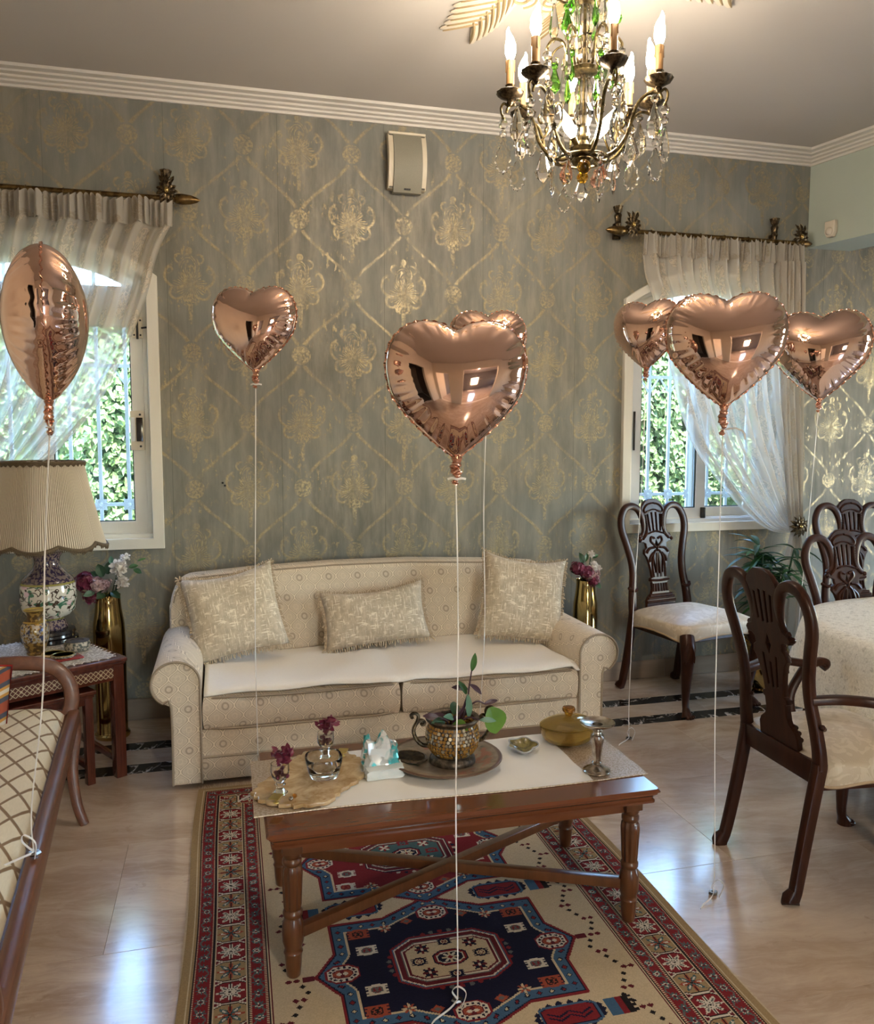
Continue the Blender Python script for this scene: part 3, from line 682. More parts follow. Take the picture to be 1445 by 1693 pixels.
# plaster rose on the ceiling round the chandelier
CHX, CHY = 1.232, 2.70
rose = thing('ceiling_rose', 'cream and gilt plaster ceiling rose of scrolling acanthus leaves above the chandelier', 'ceiling rose', (CHX, CHY, CZ))
mb = MB(); mb.lathe([(.0, -.03), (.10, -.03), (.13, -.022), (.17, -.026), (.2, -.012), (.21, 0)], 40); mb.obj('center_boss', M['rose_fill'], rose)
fill, line = MB(), MB()
def plume(a, ln, sp, flip=1):
    ca, sa = math.cos(a), math.sin(a); d = Vector((ca, sa, 0)); n_ = Vector((-sa, ca, 0)) * flip
    ctr = [d * (.24 + ln * t) + n_ * (.10 * math.sin(t * 2.2) * t) for t in [i / 10 for i in range(11)]]
    for i in range(1, 10):
        t = i / 10
        for sd in (1, -1):
            l = (.20 - .12 * abs(t - .45)) * (1 if sd > 0 else .8); dr = (d * .75 + n_ * sd * .75).normalized()
            p = [ctr[i] + (dr * l * q + d * (.05 * q * q)) for q in (0, .35, .7, 1)]
            P = [(v.x, v.y, -.006) for v in p]; P = spline(P, 4)
            R = [.021 * math.sin(PI * min(.97, .12 + .86 * j / (len(P) - 1))) ** .7 + .001 for j in range(len(P))]
            fill.tube(P, R, 6, flat=(.5, 1.0), up=(0, 0, 1))
            line.tube([(v[0] + n_.x * sd * -.012, v[1] + n_.y * sd * -.012, -.0125) for v in P], [r * .38 for r in R], 5)
    for q, r0, tr in ((.0, .085, 1.5), (.12, .06, -1.4)):
        c = d * (.27 + q) + n_ * (.15 + q * .6)
        sp_ = [(c.x + (r0 * (1 - .8 * i / 26)) * math.cos(a + tr * 2 * PI * i / 26), c.y + (r0 * (1 - .8 * i / 26)) * math.sin(a + tr * 2 * PI * i / 26), -.008) for i in range(27)]
        fill.tube(sp_, [.016 * (1 - .6 * i / 26) for i in range(27)], 6, flat=(.6, 1)); line.tube([(v[0], v[1], v[2] - .009) for v in sp_], .0055, 5)
for i, a in enumerate((22, 68, 112, 158, 202, 248, 292, 338)): plume(math.radians(a), .50 if i % 2 == 0 else .40, 1, 1 if i % 2 else -1)
fill.obj('acanthus_relief', M['rose_fill'], rose); line.obj('gilded_lines', M['rose_line'], rose)

# ------------------------------------------------------------------ windows
def bars(mb, x0, x1, z0, z1, wd, y0, y1, bev=.003):
    mb.plate([rect(x0, x1, z0, z1), rect(x0 + wd, x1 - wd, z0 + wd, z1 - wd)], y1 - y0, bev, y0=(y0 + y1) / 2)
def window(name, x0, x1, right):
    root = bpy.data.objects.new(name, None); COL.objects.link(root); root.location = ((x0 + x1) / 2, D, ZB); struct(root)
    W2 = (x1 - x0) / 2; zs, zt = ZS - ZB, ZT - ZB
    def A(i): return arch(-W2 + i, W2 - i, i, zs - i * .25, zt - i)
    mb = MB(); mb.plate([A(-.002), A(.052)], .035, .004, y0=-.014); mb.obj('architrave', M['frame'], root)
    mb = MB(); mb.plate([A(.050), A(.080)], .07, .004, y0=.05); mb.obj('window_frame', M['frame'], root)
    h = zs - .135
    mb = MB(); mb.box(-W2 + .07, W2 - .07, .022, .08, h - .045, h + .045, .005); mb.box(-W2 + .07, W2 - .07, .012, .03, h - .012, h + .012, .003); mb.obj('transom', M['frame'], root)
    # arched fanlight
    inn = A(.080); low = [(-W2 + .08, h + .045), (W2 - .08, h + .045)] + [p for p in inn[2:]]
    def shrink(P, q): 
        cx, cz = 0, (h + zt) / 2; return [(p[0] * (1 - q / W2 * 1.1), p[1] - q * (1 if p[1] > h + .06 else -1)) for p in P]
    mb = MB(); mb.plate([low, shrink(low, .04)], .04, .003, y0=.06); mb.obj('fanlight_frame', M['frame'], root)
    mb = MB(); mb.plate([shrink(low, .03)], .005, 0, y0=.065); mb.obj('pane', M['pane'], root, smooth=False)
    # two sashes
    for sd in (-1, 1):
        xa, xb = (-W2 + .072, .028) if sd < 0 else (-.028, W2 - .072)
        front = (sd > 0) == right; ya = .020 if front else .060
        mt = M['frame'] if right else (M['alu'] if front else M['frame'])
        mb = MB(); bars(mb, xa, xb, .072, h - .045, .066, ya, ya + .036); o = mb.obj('sash', mt, root)
        mb = MB(); mb.plate([rect(xa + .064, xb - .064, .136, h - .109), rect(xa + .071, xb - .071, .143, h - .116)], .012, 0, y0=ya + .012); mb.obj('gasket', M['rubber'], o, smooth=False)
        mb = MB(); mb.box(xa + .066, xb - .066, ya + .016, ya + .021, .138, h - .111); mb.obj('pane', M['pane'], o, smooth=False)
    mb = MB(); mb.box(-.042, .042, .058, .1, .08, h - .045, .004); mb.obj('mullion', M['frame'], root)
    mb = MB(); mb.box(-W2 + .05, W2 - .05, -.005, .03, .05, .074, .004); mb.obj('sill_track', M['frame'] if right else M['alu'], root)
    if right:
        xr = W2 - .10
        hg = MB(); hg.box(xr - .026, xr - .003, .004, .022, h - .17, h - .065, .003); hg.box(xr + .003, xr + .026, .004, .022, h - .17, h - .065, .003); o = hg.obj('hinge', M['spkw'], root, 'brass leaf hinge')
        MB().tube([(xr, .004, h - .175), (xr, .004, h - .06)], .006, 8).obj('hinge_pin', M['rubber'], o)
        q = MB(); [q.ball((xr + a, .003, h + b), .005, 6, 4) for a in (-.015, .015) for b in (-.082, -.155)]; q.tube([(xr + .02, 0, h - .12), (xr + .06, -.008, h - .115)], .005, 6); q.obj('screw', M['rubber'], o)
        xr = W2 - .112; lk = MB(); lk.box(xr - .036, xr + .030, .004, .024, .50, .70, .005); o = lk.obj('latch_plate', M['spkw'], root, 'pale plastic sash latch with black slot')
        MB().box(xr - .006, xr + .024, -.006, .012, .545, .665, .002).obj('latch_slot', M['black'], o); MB().box(xr - .030, xr - .012, -.004, .012, .545, .665, .003).obj('latch_grip', M['alu'], o)
        q = MB(); [q.ball((xr + .012, .004, b), .006, 8, 4) for b in (.52, .68)]; q.obj('screw', M['rubber'], o)
    else:
        MB().box(-W2 + .086, -W2 + .096, .008, .022, .49, .72, .002).obj('latch_slot', M['black'], root, 'black pull slot in the left sash')
        MB().box(-.004, .028, .008, .03, .07, .14, .003).obj('corner_guard', M['black'], root)
    # iron grille outside
    gr = MB(); yo = WT + .05; gz = .205
    xs = [(i - 3.5) * .1428 for i in range(8)]
    for x in xs[::1]:
        gr.box(x - .009, x + .009, yo, yo + .014, .0, zt)
    for z in (gz, zs - .42): gr.box(-W2, W2, yo + .002, yo + .016, z - .009, z + .009)
    for i in range(7):
        xm = (xs[i] + xs[i + 1]) / 2; z0 = zs - .42
        gr.tube([(xs[i], yo + .007, z0 - .10), (xm, yo + .007, z0), (xs[i + 1], yo + .007, z0 - .10)], .007, 6)
    gr.obj('iron_grille', M['grille'], root)
    rs = MB()
    for x in xs:
        for k in range(8):
            a = k * PI / 4; rs.petal((x, yo - .004, gz), (math.cos(a), 0, math.sin(a)), (0, -1, 0), .042, .026, .1, 3)
        rs.ball((x, yo - .006, gz), .011, 8, 5)
    o = rs.obj('grille_rosette', M['grille'], root); o['kind'] = 'stuff'; return root
window('window_1', *WINS[0], True); window('window_2', *WINS[1], False)

# hedge outside: a clipped wall of ivy-like leaves
rng = np.random.default_rng(3)
def leaf_cloud(n, fn, sz):
    V, F = [], []
    for i in range(n):
        p, nr = fn(); s_ = sz * rng.uniform(.6, 1.3); nr = Vector(nr).normalized()
        t = Vector((rng.normal(), rng.normal() * .4, rng.normal() - .7)); t = (t - nr * t.dot(nr)).normalized(); b = nr.cross(t); o = len(V); c = Vector(p)
        for a_, w_, h_ in ((-.5, 0, 0), (-.1, .36, .10), (.55, 0, 0), (-.1, -.36, .10), (0, 0, -.03)):
            V.append(tuple(c + t * a_ * s_ + b * w_ * s_ + nr * h_ * s_))
        F += [(o, o + 1, o + 4), (o + 1, o + 2, o + 4), (o + 2, o + 3, o + 4), (o + 3, o, o + 4)]
    return V, F
hedge_y = 6.35
def hp():
    x, z = rng.uniform(-2.4, 6.0), rng.uniform(0, 2.5); b = mnoise.noise((x * 1.7, z * 1.7, .3)) * .22 + mnoise.noise((x * 5, z * 5, 1.3)) * .09
    return (x, hedge_y - b - rng.uniform(0, .10), z), (rng.normal() * .5, -1, rng.uniform(-.2, .9))
hedge = thing('hedge', 'tall leafy green hedge outside behind both windows', 'hedge', (0, 0, -.12))
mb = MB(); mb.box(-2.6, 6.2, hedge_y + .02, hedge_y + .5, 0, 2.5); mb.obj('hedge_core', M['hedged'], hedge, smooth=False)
o = MB().add(*leaf_cloud(42000, hp, .060)).obj('leaves', M['hedge'], hedge, smooth=False); o['kind'] = 'stuff'

# ------------------------------------------------------------------ curtain rods and curtains
def rod(label, x0, x1, brs, ros, fins):
    z, y = 2.622, D - .10
    t = thing('curtain_rod', label, 'curtain rod', ((x0 + x1) / 2, y, z)); cx = (x0 + x1) / 2
    MB().tube([(x0 - cx, 0, 0), (x1 - cx, 0, 0)], .0125, 12).obj('pole', M['brassd'], t)
    for f, sg in fins:
        R = TR(f - cx, 0, 0) @ Matrix.Rotation(PI / 2 * sg, 4, 'Y')
        MB().lathe([(.0125, -.02), (.018, 0), (.016, .008), (.024, .016), (.0265, .045), (.022, .085), (.012, .115), (.0, .132)], 16, mat=R).obj('finial', M['brassd'], t)
    for b in brs:
        mb = MB(); X_ = b - cx
        mb.box(X_ - .022, X_ + .022, .075, .099, -.03, .06, .006); mb.tube([(X_, .09, .01), (X_, .04, -.012), (X_, .0, -.018)], .010, 8)
        mb.lathe([(.016, .02), (.014, .04), (.020, .055), (.016, .065), (.017, .085), (.021, .10), (.017, .108), (.014, .114), (.020, .125), (.026, .145), (.028, .152), (.0, .150)], 14, mat=TR(X_, .070, 0), flute=(7, .08))
        for k in range(7): mb.petal((X_ + .012 * math.cos(k * .9), .070 + .012 * math.sin(k * .9), .112), (.4 * math.cos(k * .9), .4 * math.sin(k * .9), 1), (math.cos(k * .9), math.sin(k * .9), 0), .045, .018, .3, 3)
        mb.obj('wall_bracket', M['bronzed'], t)
    for r in ros:
        mb = MB(); X_ = r - cx
        for k in range(11):
            a = 2 * PI * k / 11; mb.petal((X_ + .014 * math.cos(a), -.022, .030 + .014 * math.sin(a)), (math.cos(a), -.15, math.sin(a)), (0, -1, 0), .036, .022, .5, 3)
            mb.ball((X_ + .042 * math.cos(a), -.022, .030 + .042 * math.sin(a)), .007, 6, 4)
        for k in (-1, 0, 1): mb.petal((X_ + k * .012, -.02, .06), (k * .5, -.1, 1), (0, -1, 0), .05, .02, .4, 3); mb.petal((X_ + k * .012, -.02, .0), (k * .6, -.1, -1), (0, -1, 0), .035, .02, .4, 3)
        mb.ball((X_, -.010, .030), (.020, .018, .026)); o = mb.obj('cartouche', M['bronzed'], t)
        MB().ball((X_, -.028, .032), (.013, .013, .017), 12, 8).obj('cartouche_boss', M['brass'], o)
    n = int((x1 - x0) / .15)
    for i in range(1, n):
        X_ = x0 + (x1 - x0) * i / n - cx
        MB().tube([(X_ + .001 * math.sin(a), .0165 * math.cos(a), .0165 * math.sin(a) - .002) for a in [2 * PI * k / 12 for k in range(12)]], .0026, 5, closed=True).obj('ring', M['brassd'], t)
    return t
rod('antique brass curtain rod over the left window with one bullet finial in view', -1.68, -.215, [-.244], [-.236], [(-.21, 1)])
rod('antique brass curtain rod over the right window with bullet finials at both ends', 2.225, 3.335, [2.214, 3.25], [2.262, 3.368], [(2.232, -1), (3.335, 1)])

def cloth(name, mat, root, fn, nu, nv, uvf):
    V, UVs = [], []
    for j in range(nv + 1):
        for i in range(nu + 1): V.append(fn(i / nu, j / nv)); UVs.append(uvf(i / nu, j / nv))
    F = [(j * (nu + 1) + i, j * (nu + 1) + i + 1, (j + 1) * (nu + 1) + i + 1, (j + 1) * (nu + 1) + i) for j in range(nv) for i in range(nu)]
    me = bpy.data.meshes.new(name); me.from_pydata(V, [], F); me.materials.append(mat); me.shade_smooth()
    uv = me.uv_layers.new(name='UVMap'); idx = np.zeros(len(me.loops), np.int32); me.loops.foreach_get('vertex_index', idx)
    uv.data.foreach_set('uv', np.array(UVs, np.float32)[idx].ravel())
    o = bpy.data.objects.new(name, me); COL.objects.link(o); o.parent = root; return o
def resample(P, n):
    P = np.array(spline(P, 10)); d = np.r_[0, np.cumsum(np.hypot(*np.diff(P, axis=0).T))]; t = np.linspace(0, d[-1], n + 1)
    return np.stack([np.interp(t, d, P[:, 0]), np.interp(t, d, P[:, 1])], 1)
def curtain(label, xa, xb, ztop, free, fixed, flip, folds, tail=None):
    """free: curve of the swept edge, fixed: curve of the hanging edge, both from heading to tieback"""
    y = D - .125; t = thing('curtain', label, 'curtain', ((xa + xb) / 2, y, ztop)); ox, oz = (xa + xb) / 2, ztop
    def fold(u, s_): return math.sin(u * folds * 2 * PI + 1.3 * math.sin(u * 23.)) * s_ + math.sin(u * folds * 5.1 * PI + 2.) * s_ * .35
    def head(u, v):
        x = xa + (xb - xa) * u; r = math.sin(u * folds * 7.4 * PI + v * .6 + math.sin(u * 40) * 1.1)
        return (x - ox + .004 * r * (1 - v) + .006 * math.sin(u * 31), -.012 + r * .011 + fold(u, .012 + .012 * v), -.118 * v + .010 * math.sin(u * folds * 7.4 * PI + 1) * (1 - v) + .006 * math.sin(u * 37.))
    cloth('heading', M['heading'], t, head, int(folds * 40), 8, lambda u, v: (u * 2.2, 8 - v * .12))
    nv = 56; A, B = resample(free, nv), resample(fixed, nv)
    def body(u, v):
        j = int(round(v * nv)); uu = u if flip else 1 - u
        p = A[j] * (1 - uu) + B[j] * uu
        top = np.array([xa + (xb - xa) * u, ztop - .11]); k = max(0, 1 - v * 9) ** 2; p = p * (1 - k) + top * k
        sq = min(1., 4 * (1 - v)) * .9 + .1
        amp = (.024 + .012 * math.sin(PI * v)) * sq + .004
        bulge = -.05 * math.sin(PI * v) * (1 - uu)
        # the cloth bunches up in folds towards the tieback
        return (p[0] - ox, fold(u, amp) + bulge - .035 * v ** 3 * (1 - uu), p[1] - oz)
    cloth('drape', M['curtain'], t, body, int(folds * 22), nv, lambda u, v: (u * 2.6, 5 - v * 1.9))
    return t, ox, oz, y
free2 = [(2.330, 2.49), (2.340, 2.362), (2.386, 2.257), (2.480, 1.928), (2.563, 1.617), (2.661, 1.402), (2.783, 1.251), (2.989, 1.038), (3.184, .904), (3.345, .880)]
fix2 = [(3.368, 2.49), (3.375, 2.05), (3.395, 1.55), (3.425, 1.18), (3.385, .93)]
t, ox, oz, y = curtain('cream lace curtain at the right window swept to the right by a tieback', 2.325, 3.374, 2.607, free2, fix2, True, 10)
def gath(u, v):
    x = 3.20 + .172 * u + (.13 * (1 - u)) * v * v + .05 * v * u; r = math.sin(u * 5.3 * 2 * PI + v * 1.1)
    return (x - ox + .008 * math.sin(v * 3 + u * 9), -.035 + r * .020 - .02 * v, -.11 - v * 1.60)
cloth('gathered_fold', M['curtaind'], t, gath, 60, 40, lambda u, v: (u * .6, 5 - v * 1.6))
def tailf(u, v):
    x = 3.375 + (u - .5) * (.05 + .26 * min(1, v * 1.6)) - .02 * v; r = math.sin(u * 4.6 * 2 * PI + v)
    return (x - ox, -.04 + r * (.014 + .02 * v), -1.71 - v * .86)
cloth('tail', M['curtaind'], t, tailf, 50, 24, lambda u, v: (u * .7, 3 - v * .9))
tb = thing('curtain_tieback', 'bronze flower shaped tieback holding the right window curtain', 'tieback', (3.365, D - .20, .925))
mb = MB()
for ring, n_, r_, ln in ((0, 12, .018, .048), (1, 9, .010, .034)):
    for k in range(n_):
        a = 2 * PI * k / n_ + ring * .3; mb.petal((r_ * math.cos(a), -.01 - ring * .008, r_ * math.sin(a)), (math.cos(a), -.25, math.sin(a)), (0, -1, 0), ln, .024, .5, 3)
mb.obj('petals', M['bronzed'], tb); MB().ball((0, -.024, 0), .013, 10, 6).obj('boss', M['brass'], tb); MB().tube([(0, 0, 0), (0, .19, 0)], .007, 8).obj('stem', M['bronzed'], tb)
free1 = [(-.222, 2.49), (-.279, 2.357), (-.349, 2.101), (-.445, 1.858), (-.566, 1.619), (-.713, 1.441), (-.84, 1.315), (-1.02, 1.19), (-1.30, 1.06)]
fix1 = [(-1.62, 2.49), (-1.60, 2.0), (-1.55, 1.6), (-1.48, 1.25), (-1.40, 1.08)]
curtain('cream lace curtain at the left window swept to the left', -1.63, -.210, 2.600, free1, fix1, False, 13)

# ------------------------------------------------------------------ wall speaker and motion sensor
t = thing('wall_speaker', 'small curved grey speaker with pale side trims high on the wallpaper', 'speaker', (.975, D, 2.90))
def bowed(mb, x0, x1, z0, z1, d0, bow, th):
    def fy(z): q = (z - z0) / (z1 - z0) * 2 - 1; return -(d0 + bow * (1 - q * q))
    n = 14; vs = []
    for i in range(n + 1):
        z = z0 + (z1 - z0) * i / n
        vs += [(x0, fy(z), z), (x1, fy(z), z), (x1, fy(z) + th, z), (x0, fy(z) + th, z)]
    fs = [(4 * i + k, 4 * i + (k + 1) % 4, 4 * i + 4 + (k + 1) % 4, 4 * i + 4 + k) for i in range(n) for k in range(4)] + [(0, 3, 2, 1), (4 * n, 4 * n + 1, 4 * n + 2, 4 * n + 3)]
    return mb.add(vs, fs)
MB().box(-.098, .098, -.05, 0, -.128, .148, .004).obj('case', M['spkd'], t)
bowed(MB(), -.102, -.070, -.130, .150, .045, .035, .04).obj('side_trim', M['spkw'], t); bowed(MB(), .078, .102, -.130, .150, .045, .035, .04).obj('side_trim', M['spkw'], t)
MB().box(-.10, .10, -.058, 0, .146, .158, .003).obj('top_trim', M['spkw'], t)
bowed(MB(), -.076, .076, -.150, .146, .052, .040, .03).obj('grille', M['spk'], t)
mb = MB(); mb.box(-.002 - .017, .017 - .002, -.066, -.058, -.138, -.130, .001); pl_ = mb.obj('maker_badge', M['rubber'], t, 'tiny dark badge with illegible lettering')
t = thing('motion_sensor', 'ivory motion sensor on the pale green beam face', 'sensor', (BX + bd[0] * .17, D + bd[1] * .17, 2.70), BA - PI / 2)
mb = MB(); mb.plate([[(-.032, .045), (.032, .045), (.034, .03), (.034, -.02), (.02, -.048), (-.02, -.048), (-.034, -.02), (-.034, .03)]], .034, .006, y0=-.018); mb.obj('housing', M['pirw'], t)
MB().ball((0, -.034, -.016), (.024, .014, .024), 14, 8).obj('lens', M['pirw'], t)

# ------------------------------------------------------------------ rug: one coloured quad per knot
RW, RL = 1.455, 2.62
rug = thing('rug', 'red and cream patterned wool rug with navy medallion under the coffee table', 'rug', (.583, 2.075, 0), math.radians(-.6))
nx, ny = 416, 748
gx = (np.arange(nx) + .5) / nx * RW - RW / 2; gy = (np.arange(ny) + .5) / ny * RL - RL / 2
PXg, PYg = np.meshgrid(gx, gy)
RC = dict(red=(.175, .016, .022), wine=(.10, .012, .020), navy=(.007, .008, .026), cream=(.50, .41, .28), tan=(.30, .215, .115), blue=(.045, .105, .19), teal=(.05, .105, .115), white=(.56, .52, .44), black=(.012, .010, .012), grey=(.10, .11, .11), rust=(.28, .06, .035))
img = np.zeros((ny, nx, 3)); img[:] = RC['cream']
def put(mask, c): img[mask] = RC[c]
def sdpoly(P, x, y):
    P = np.array(P); d = np.full(x.shape, 1e9); ins = np.zeros(x.shape, bool)
    for a, b in zip(P, np.roll(P, -1, 0)):
        e = b - a; wx, wy = x - a[0], y - a[1]; t = np.clip((wx * e[0] + wy * e[1]) / (e @ e), 0, 1)
        d = np.minimum(d, np.hypot(wx - e[0] * t, wy - e[1] * t))
        c = ((a[1] > y) != (b[1] > y)) & (x < (b[0] - a[0]) * (y - a[1]) / (b[1] - a[1] + 1e-12) + a[0]); ins ^= c
    return np.where(ins, -d, d)
def win(cx, cy, rx, ry):
    i0, i1 = np.searchsorted(gx, [cx - rx, cx + rx]); j0, j1 = np.searchsorted(gy, [cy - ry, cy + ry]); return slice(j0, j1), slice(i0, i1)
def layers(poly, lay, cx=0, cy=0, ext=.5):
    w_ = win(cx, cy, ext, ext); d = sdpoly([(p[0] + cx, p[1] + cy) for p in poly], PXg[w_], PYg[w_]); sub = img[w_]
    for lim, c in lay: sub[d < lim] = RC[c]
    return w_, d
def octa(r, k=.42, sx=1., sy=1.): return [(r * sx, r * k * sy), (r * k * sx, r * sy), (-r * k * sx, r * sy), (-r * sx, r * k * sy), (-r * sx, -r * k * sy), (-r * k * sx, -r * sy), (r * k * sx, -r * sy), (r * sx, -r * k * sy)]
def star(cx, cy, r, c1, c2, core=None, n=8, ph=0., fat=.5):
    w_ = win(cx, cy, r * 1.1, r * 1.1); x, y = PXg[w_] - cx, PYg[w_] - cy; a = np.arctan2(y, x) + ph; q = np.hypot(x, y); sub = img[w_]
    k = (a / (2 * PI / n)) % 1; tri = np.abs(k - .5) * 2; e = r * (1 - fat * (1 - tri) ** .8 * 1.0)
    m = q < e
    sub[m] = RC[c1]; idx = (np.floor(a / (2 * PI / n) + .5).astype(int) % 2 == 0); sub[m & idx] = RC[c2]
    sub[m & (np.abs(k - .5) * 2 < .10)] = RC['black']
    if core: sub[q < r * .22] = RC[core]
def bug(cx, cy, r, c1, c2, c3, sx=1.15):
    w_ = win(cx, cy, r * 1.7, r * 1.5); x, y = np.abs(PXg[w_] - cx) / sx, np.abs(PYg[w_] - cy); sub = img[w_]
    m = (np.maximum(x, y) < r) & (x + y < r * 1.45); sub[m] = RC[c1]
    legs = (x > r * .55) & (x < r * 1.22) & ((np.abs(y - r * .72) < r * .16) | (np.abs(y - r * .28) < r * .12)); sub[legs] = RC[c1]
    m2 = (np.maximum(x, y) < r * .62) & (x + y < r * .95); sub[m2] = RC[c2]; sub[(np.abs(x - y * .0 - r * .18 - .2 * r * np.sin(y / r * 9)) < r * .11) & (y < r * .6)] = RC[c3]
def medallion(cx, cy, ground, inner, tips=True):
    W_, H_ = .312, .222
    P = [(W_, .085), (W_ + .058, 0), (W_, -.085), (W_, -H_), (.155, -H_), (.0, -.305), (-.155, -H_), (-W_, -H_), (-W_, -.085), (-W_ - .058, 0), (-W_, .085), (-W_, H_), (-.155, H_), (0, .305), (.155, H_), (W_, H_)]
    w_, d = layers(P, [(.008, 'red'), (.0, 'navy'), (-.004, 'blue'), (-.036, 'cream'), (-.042, ground)], cx, cy)
    x, y = PXg[w_] - cx, PYg[w_] - cy; bandm = (d < -.006) & (d > -.034); sub = img[w_]
    ph = np.where(np.abs(y) > np.abs(x) * .72, x, y); k = (ph / .034) % 1
    dia = (np.abs(k - .5) * .034 + np.abs(d + .020)) < .0095; sub[bandm & dia] = RC['navy']; alt = ((ph / .034).astype(int) % 2 == 0)
    sub[bandm & ((np.abs(k - .5) * .034 + np.abs(d + .020)) < .0055) & alt] = RC['cream']; sub[bandm & ((np.abs(k - .5) * .034 + np.abs(d + .020)) < .0055) & ~alt] = RC['red']
    # inner octagonal panel
    O = octa(.155, .62, 1.0, .70)
    for k in range(40):     # little tufts all round it
        a = 2 * PI * k / 40; bx, by = .172 * math.cos(a), .124 * math.sin(a); w2 = win(cx + bx, cy + by, .01, .01); q = np.hypot(PXg[w2] - cx - bx, PYg[w2] - cy - by); img[w2][q < .007] = RC['grey' if k % 2 else 'red'] if ground == 'navy' else RC['navy' if k % 2 else 'white']
    w_, d = layers(O, [(.006, 'red'), (.0, 'navy' if ground != 'navy' else 'blue'), (-.004, 'white'), (-.008, 'wine'), (-.022, 'grey'), (-.026, 'white'), (-.030, 'wine'), (-.036, inner)], cx, cy, .25)
    layers(octa(.045, .45, 1.1, .8), [(0, 'navy'), (-.004, 'red'), (-.010, 'white'), (-.014, 'navy')], cx, cy, .09); star(cx, cy, .028, 'white', 'cream', 'red')
    for sx in (-1, 1):
        for sy in (-1, 1): star(cx + sx * .070, cy + sy * .052, .024, 'navy' if inner == 'cream' else 'white', 'wine' if inner == 'cream' else 'red', 'white', 8, 0, .4)
        bug(cx + sx * .090, cy, .016, 'navy' if inner == 'cream' else 'red', inner, 'wine'); bug(cx, cy + sx * .072, .015, 'navy' if inner == 'cream' else 'red', inner, 'wine')
        # big octagon flowers at the four points
        for px_, py_ in ((sx * .302, 0), (0, sx * .222)):
            layers(octa(.044, .45, 1.1, .85), [(0, 'red'), (-.006, 'white'), (-.020, 'wine'), (-.023, 'rust')], cx + px_, cy + py_, .09); star(cx + px_, cy + py_, .018, 'wine', 'white', None, 4)
            for k in range(14):
                a = 2 * PI * k / 14; bx, by = cx + px_ + .035 * math.cos(a), cy + py_ + .027 * math.sin(a); w2 = win(bx, by, .007, .007); img[w2][np.hypot(PXg[w2] - bx, PYg[w2] - by) < .0042] = RC['navy']
        for sy in (-1, 1):
            bug(cx + sx * .235, cy + sy * .165, .023, 'white' if ground == 'red' else 'rust', ground if ground == 'red' else 'black', 'rust'); bug(cx + sx * .222, cy + sy * .085, .021, 'white', 'grey', 'red')
            star(cx + sx * .155, cy + sy * .175, .022, 'rust', 'cream', 'grey'); w2 = win(cx + sx * .085, cy + sy * .195, .02, .02); q = np.abs(PXg[w2] - cx - sx * .085) * .8 + np.abs(PYg[w2] - cy - sy * .195); img[w2][q < .016] = RC['rust']; img[w2][q < .008] = RC['grey']
    if tips:
        for sx in (-1, 1): w2 = win(cx + sx * .392, cy, .02, .012); q = np.abs(PXg[w2] - cx - sx * .392); img[w2][(q < .016)] = RC['wine']
MY = .59
def zigzag():
    for sx in (-1, 1):
        for k in range(-46, 47):
            y = k * .026; x = .425 + .024 * [0, 1, 2, 1, 0, -1, -2, -1][k % 8] * .55
            if abs(y) > 1.02: continue
            for o in (0, .021 if k % 3 == 0 else 0):
                w2 = win(sx * (x + o), y, .012, .012); q = np.abs(PXg[w2] - sx * (x + o)) + np.abs(PYg[w2] - y) * 1.1; img[w2][q < .0095] = RC['black' if k % 3 else 'wine']
zigzag()
for cy, gnd, inn in ((0, 'navy', 'cream'), (MY, 'red', 'teal'), (-MY, 'red', 'teal')): medallion(0, cy, gnd, inn)
for sy in (-1, 1):
    for sx in (-1, 1):      # scarlet cartouches between the medallions and the combs at the edge
        cx, cy = sx * .235, sy * MY / 2
        for k in range(18):
            a = 2 * PI * k / 18; bx, by = cx + .088 * math.cos(a), cy + .044 * math.sin(a); w2 = win(bx, by, .012, .012); img[w2][np.abs(PXg[w2] - bx) + np.abs(PYg[w2] - by) < .011] = RC['navy']
        layers(octa(.075, .75, 1.0, .48), [(.004, 'blue'), (-.002, 'navy'), (-.005, 'red')], cx, cy, .12)
        w2 = win(cx, cy, .06, .03); x, y = PXg[w2] - cx, PYg[w2] - cy; z_ = .008 * (np.abs(((x / .03) % 2) - 1) * 2 - 1); sub = img[w2]; sub[(np.abs(y - z_ - .006) < .003) | (np.abs(y - z_ + .008) < .003)] = RC['navy']
        w2 = win(sx * .372, cy, .05, .045); x, y = (PXg[w2] - sx * .372) * sx, PYg[w2] - cy; sub = img[w2]; m = (np.abs(y) < .032) & (x > -.035) & (x < .030 + .010 * (np.floor(y / .009) % 2)); sub[m] = RC['blue']; sub[m & (x > -.005)] = RC['red']; sub[m & (x > .012)] = RC['black']
# borders, worked out from the distance to the edge
ex, ey = RW / 2 - np.abs(PXg), RL / 2 - np.abs(PYg); e = np.minimum(ex, ey)
side = ex < ey; along = np.where(side, PYg, PXg)
put(e < .237, 'wine'); put(e < .233, 'cream'); put(e < .230, 'wine')
def guard(e0, e1):
    m = (e >= e0) & (e < e1); put(m, 'red'); wd = e1 - e0; t_ = (e - e0) / wd
    k = (along / .046) % 1; cell = np.floor(along / .046); put(m & ((t_ < .08) | (t_ > .92)), 'black'); put(m & ((np.abs(t_ - .12) < .05) | (np.abs(t_ - .88) < .05)) & ((along / .007) % 1 < .55), 'cream')
    sgn = np.where(cell % 2 == 0, 1, -1); z_ = np.abs(((along / .046) % 2) - 1); put(m & (np.abs(t_ - .22 - .56 * z_) < .055) & (t_ > .2) & (t_ < .8), 'grey')
    q = np.hypot((k - .5) * .046, (t_ - .5) * wd); a = np.arctan2((t_ - .5) * wd, (k - .5) * .046); put(m & (q < .0125 * (1 + .32 * np.cos(a * 8))), 'teal'); put(m & (q < .0125 * (1 + .32 * np.cos(a * 8))) & (np.abs(np.sin(a * 4)) > .8), 'white'); put(m & (q < .0045), 'wine')
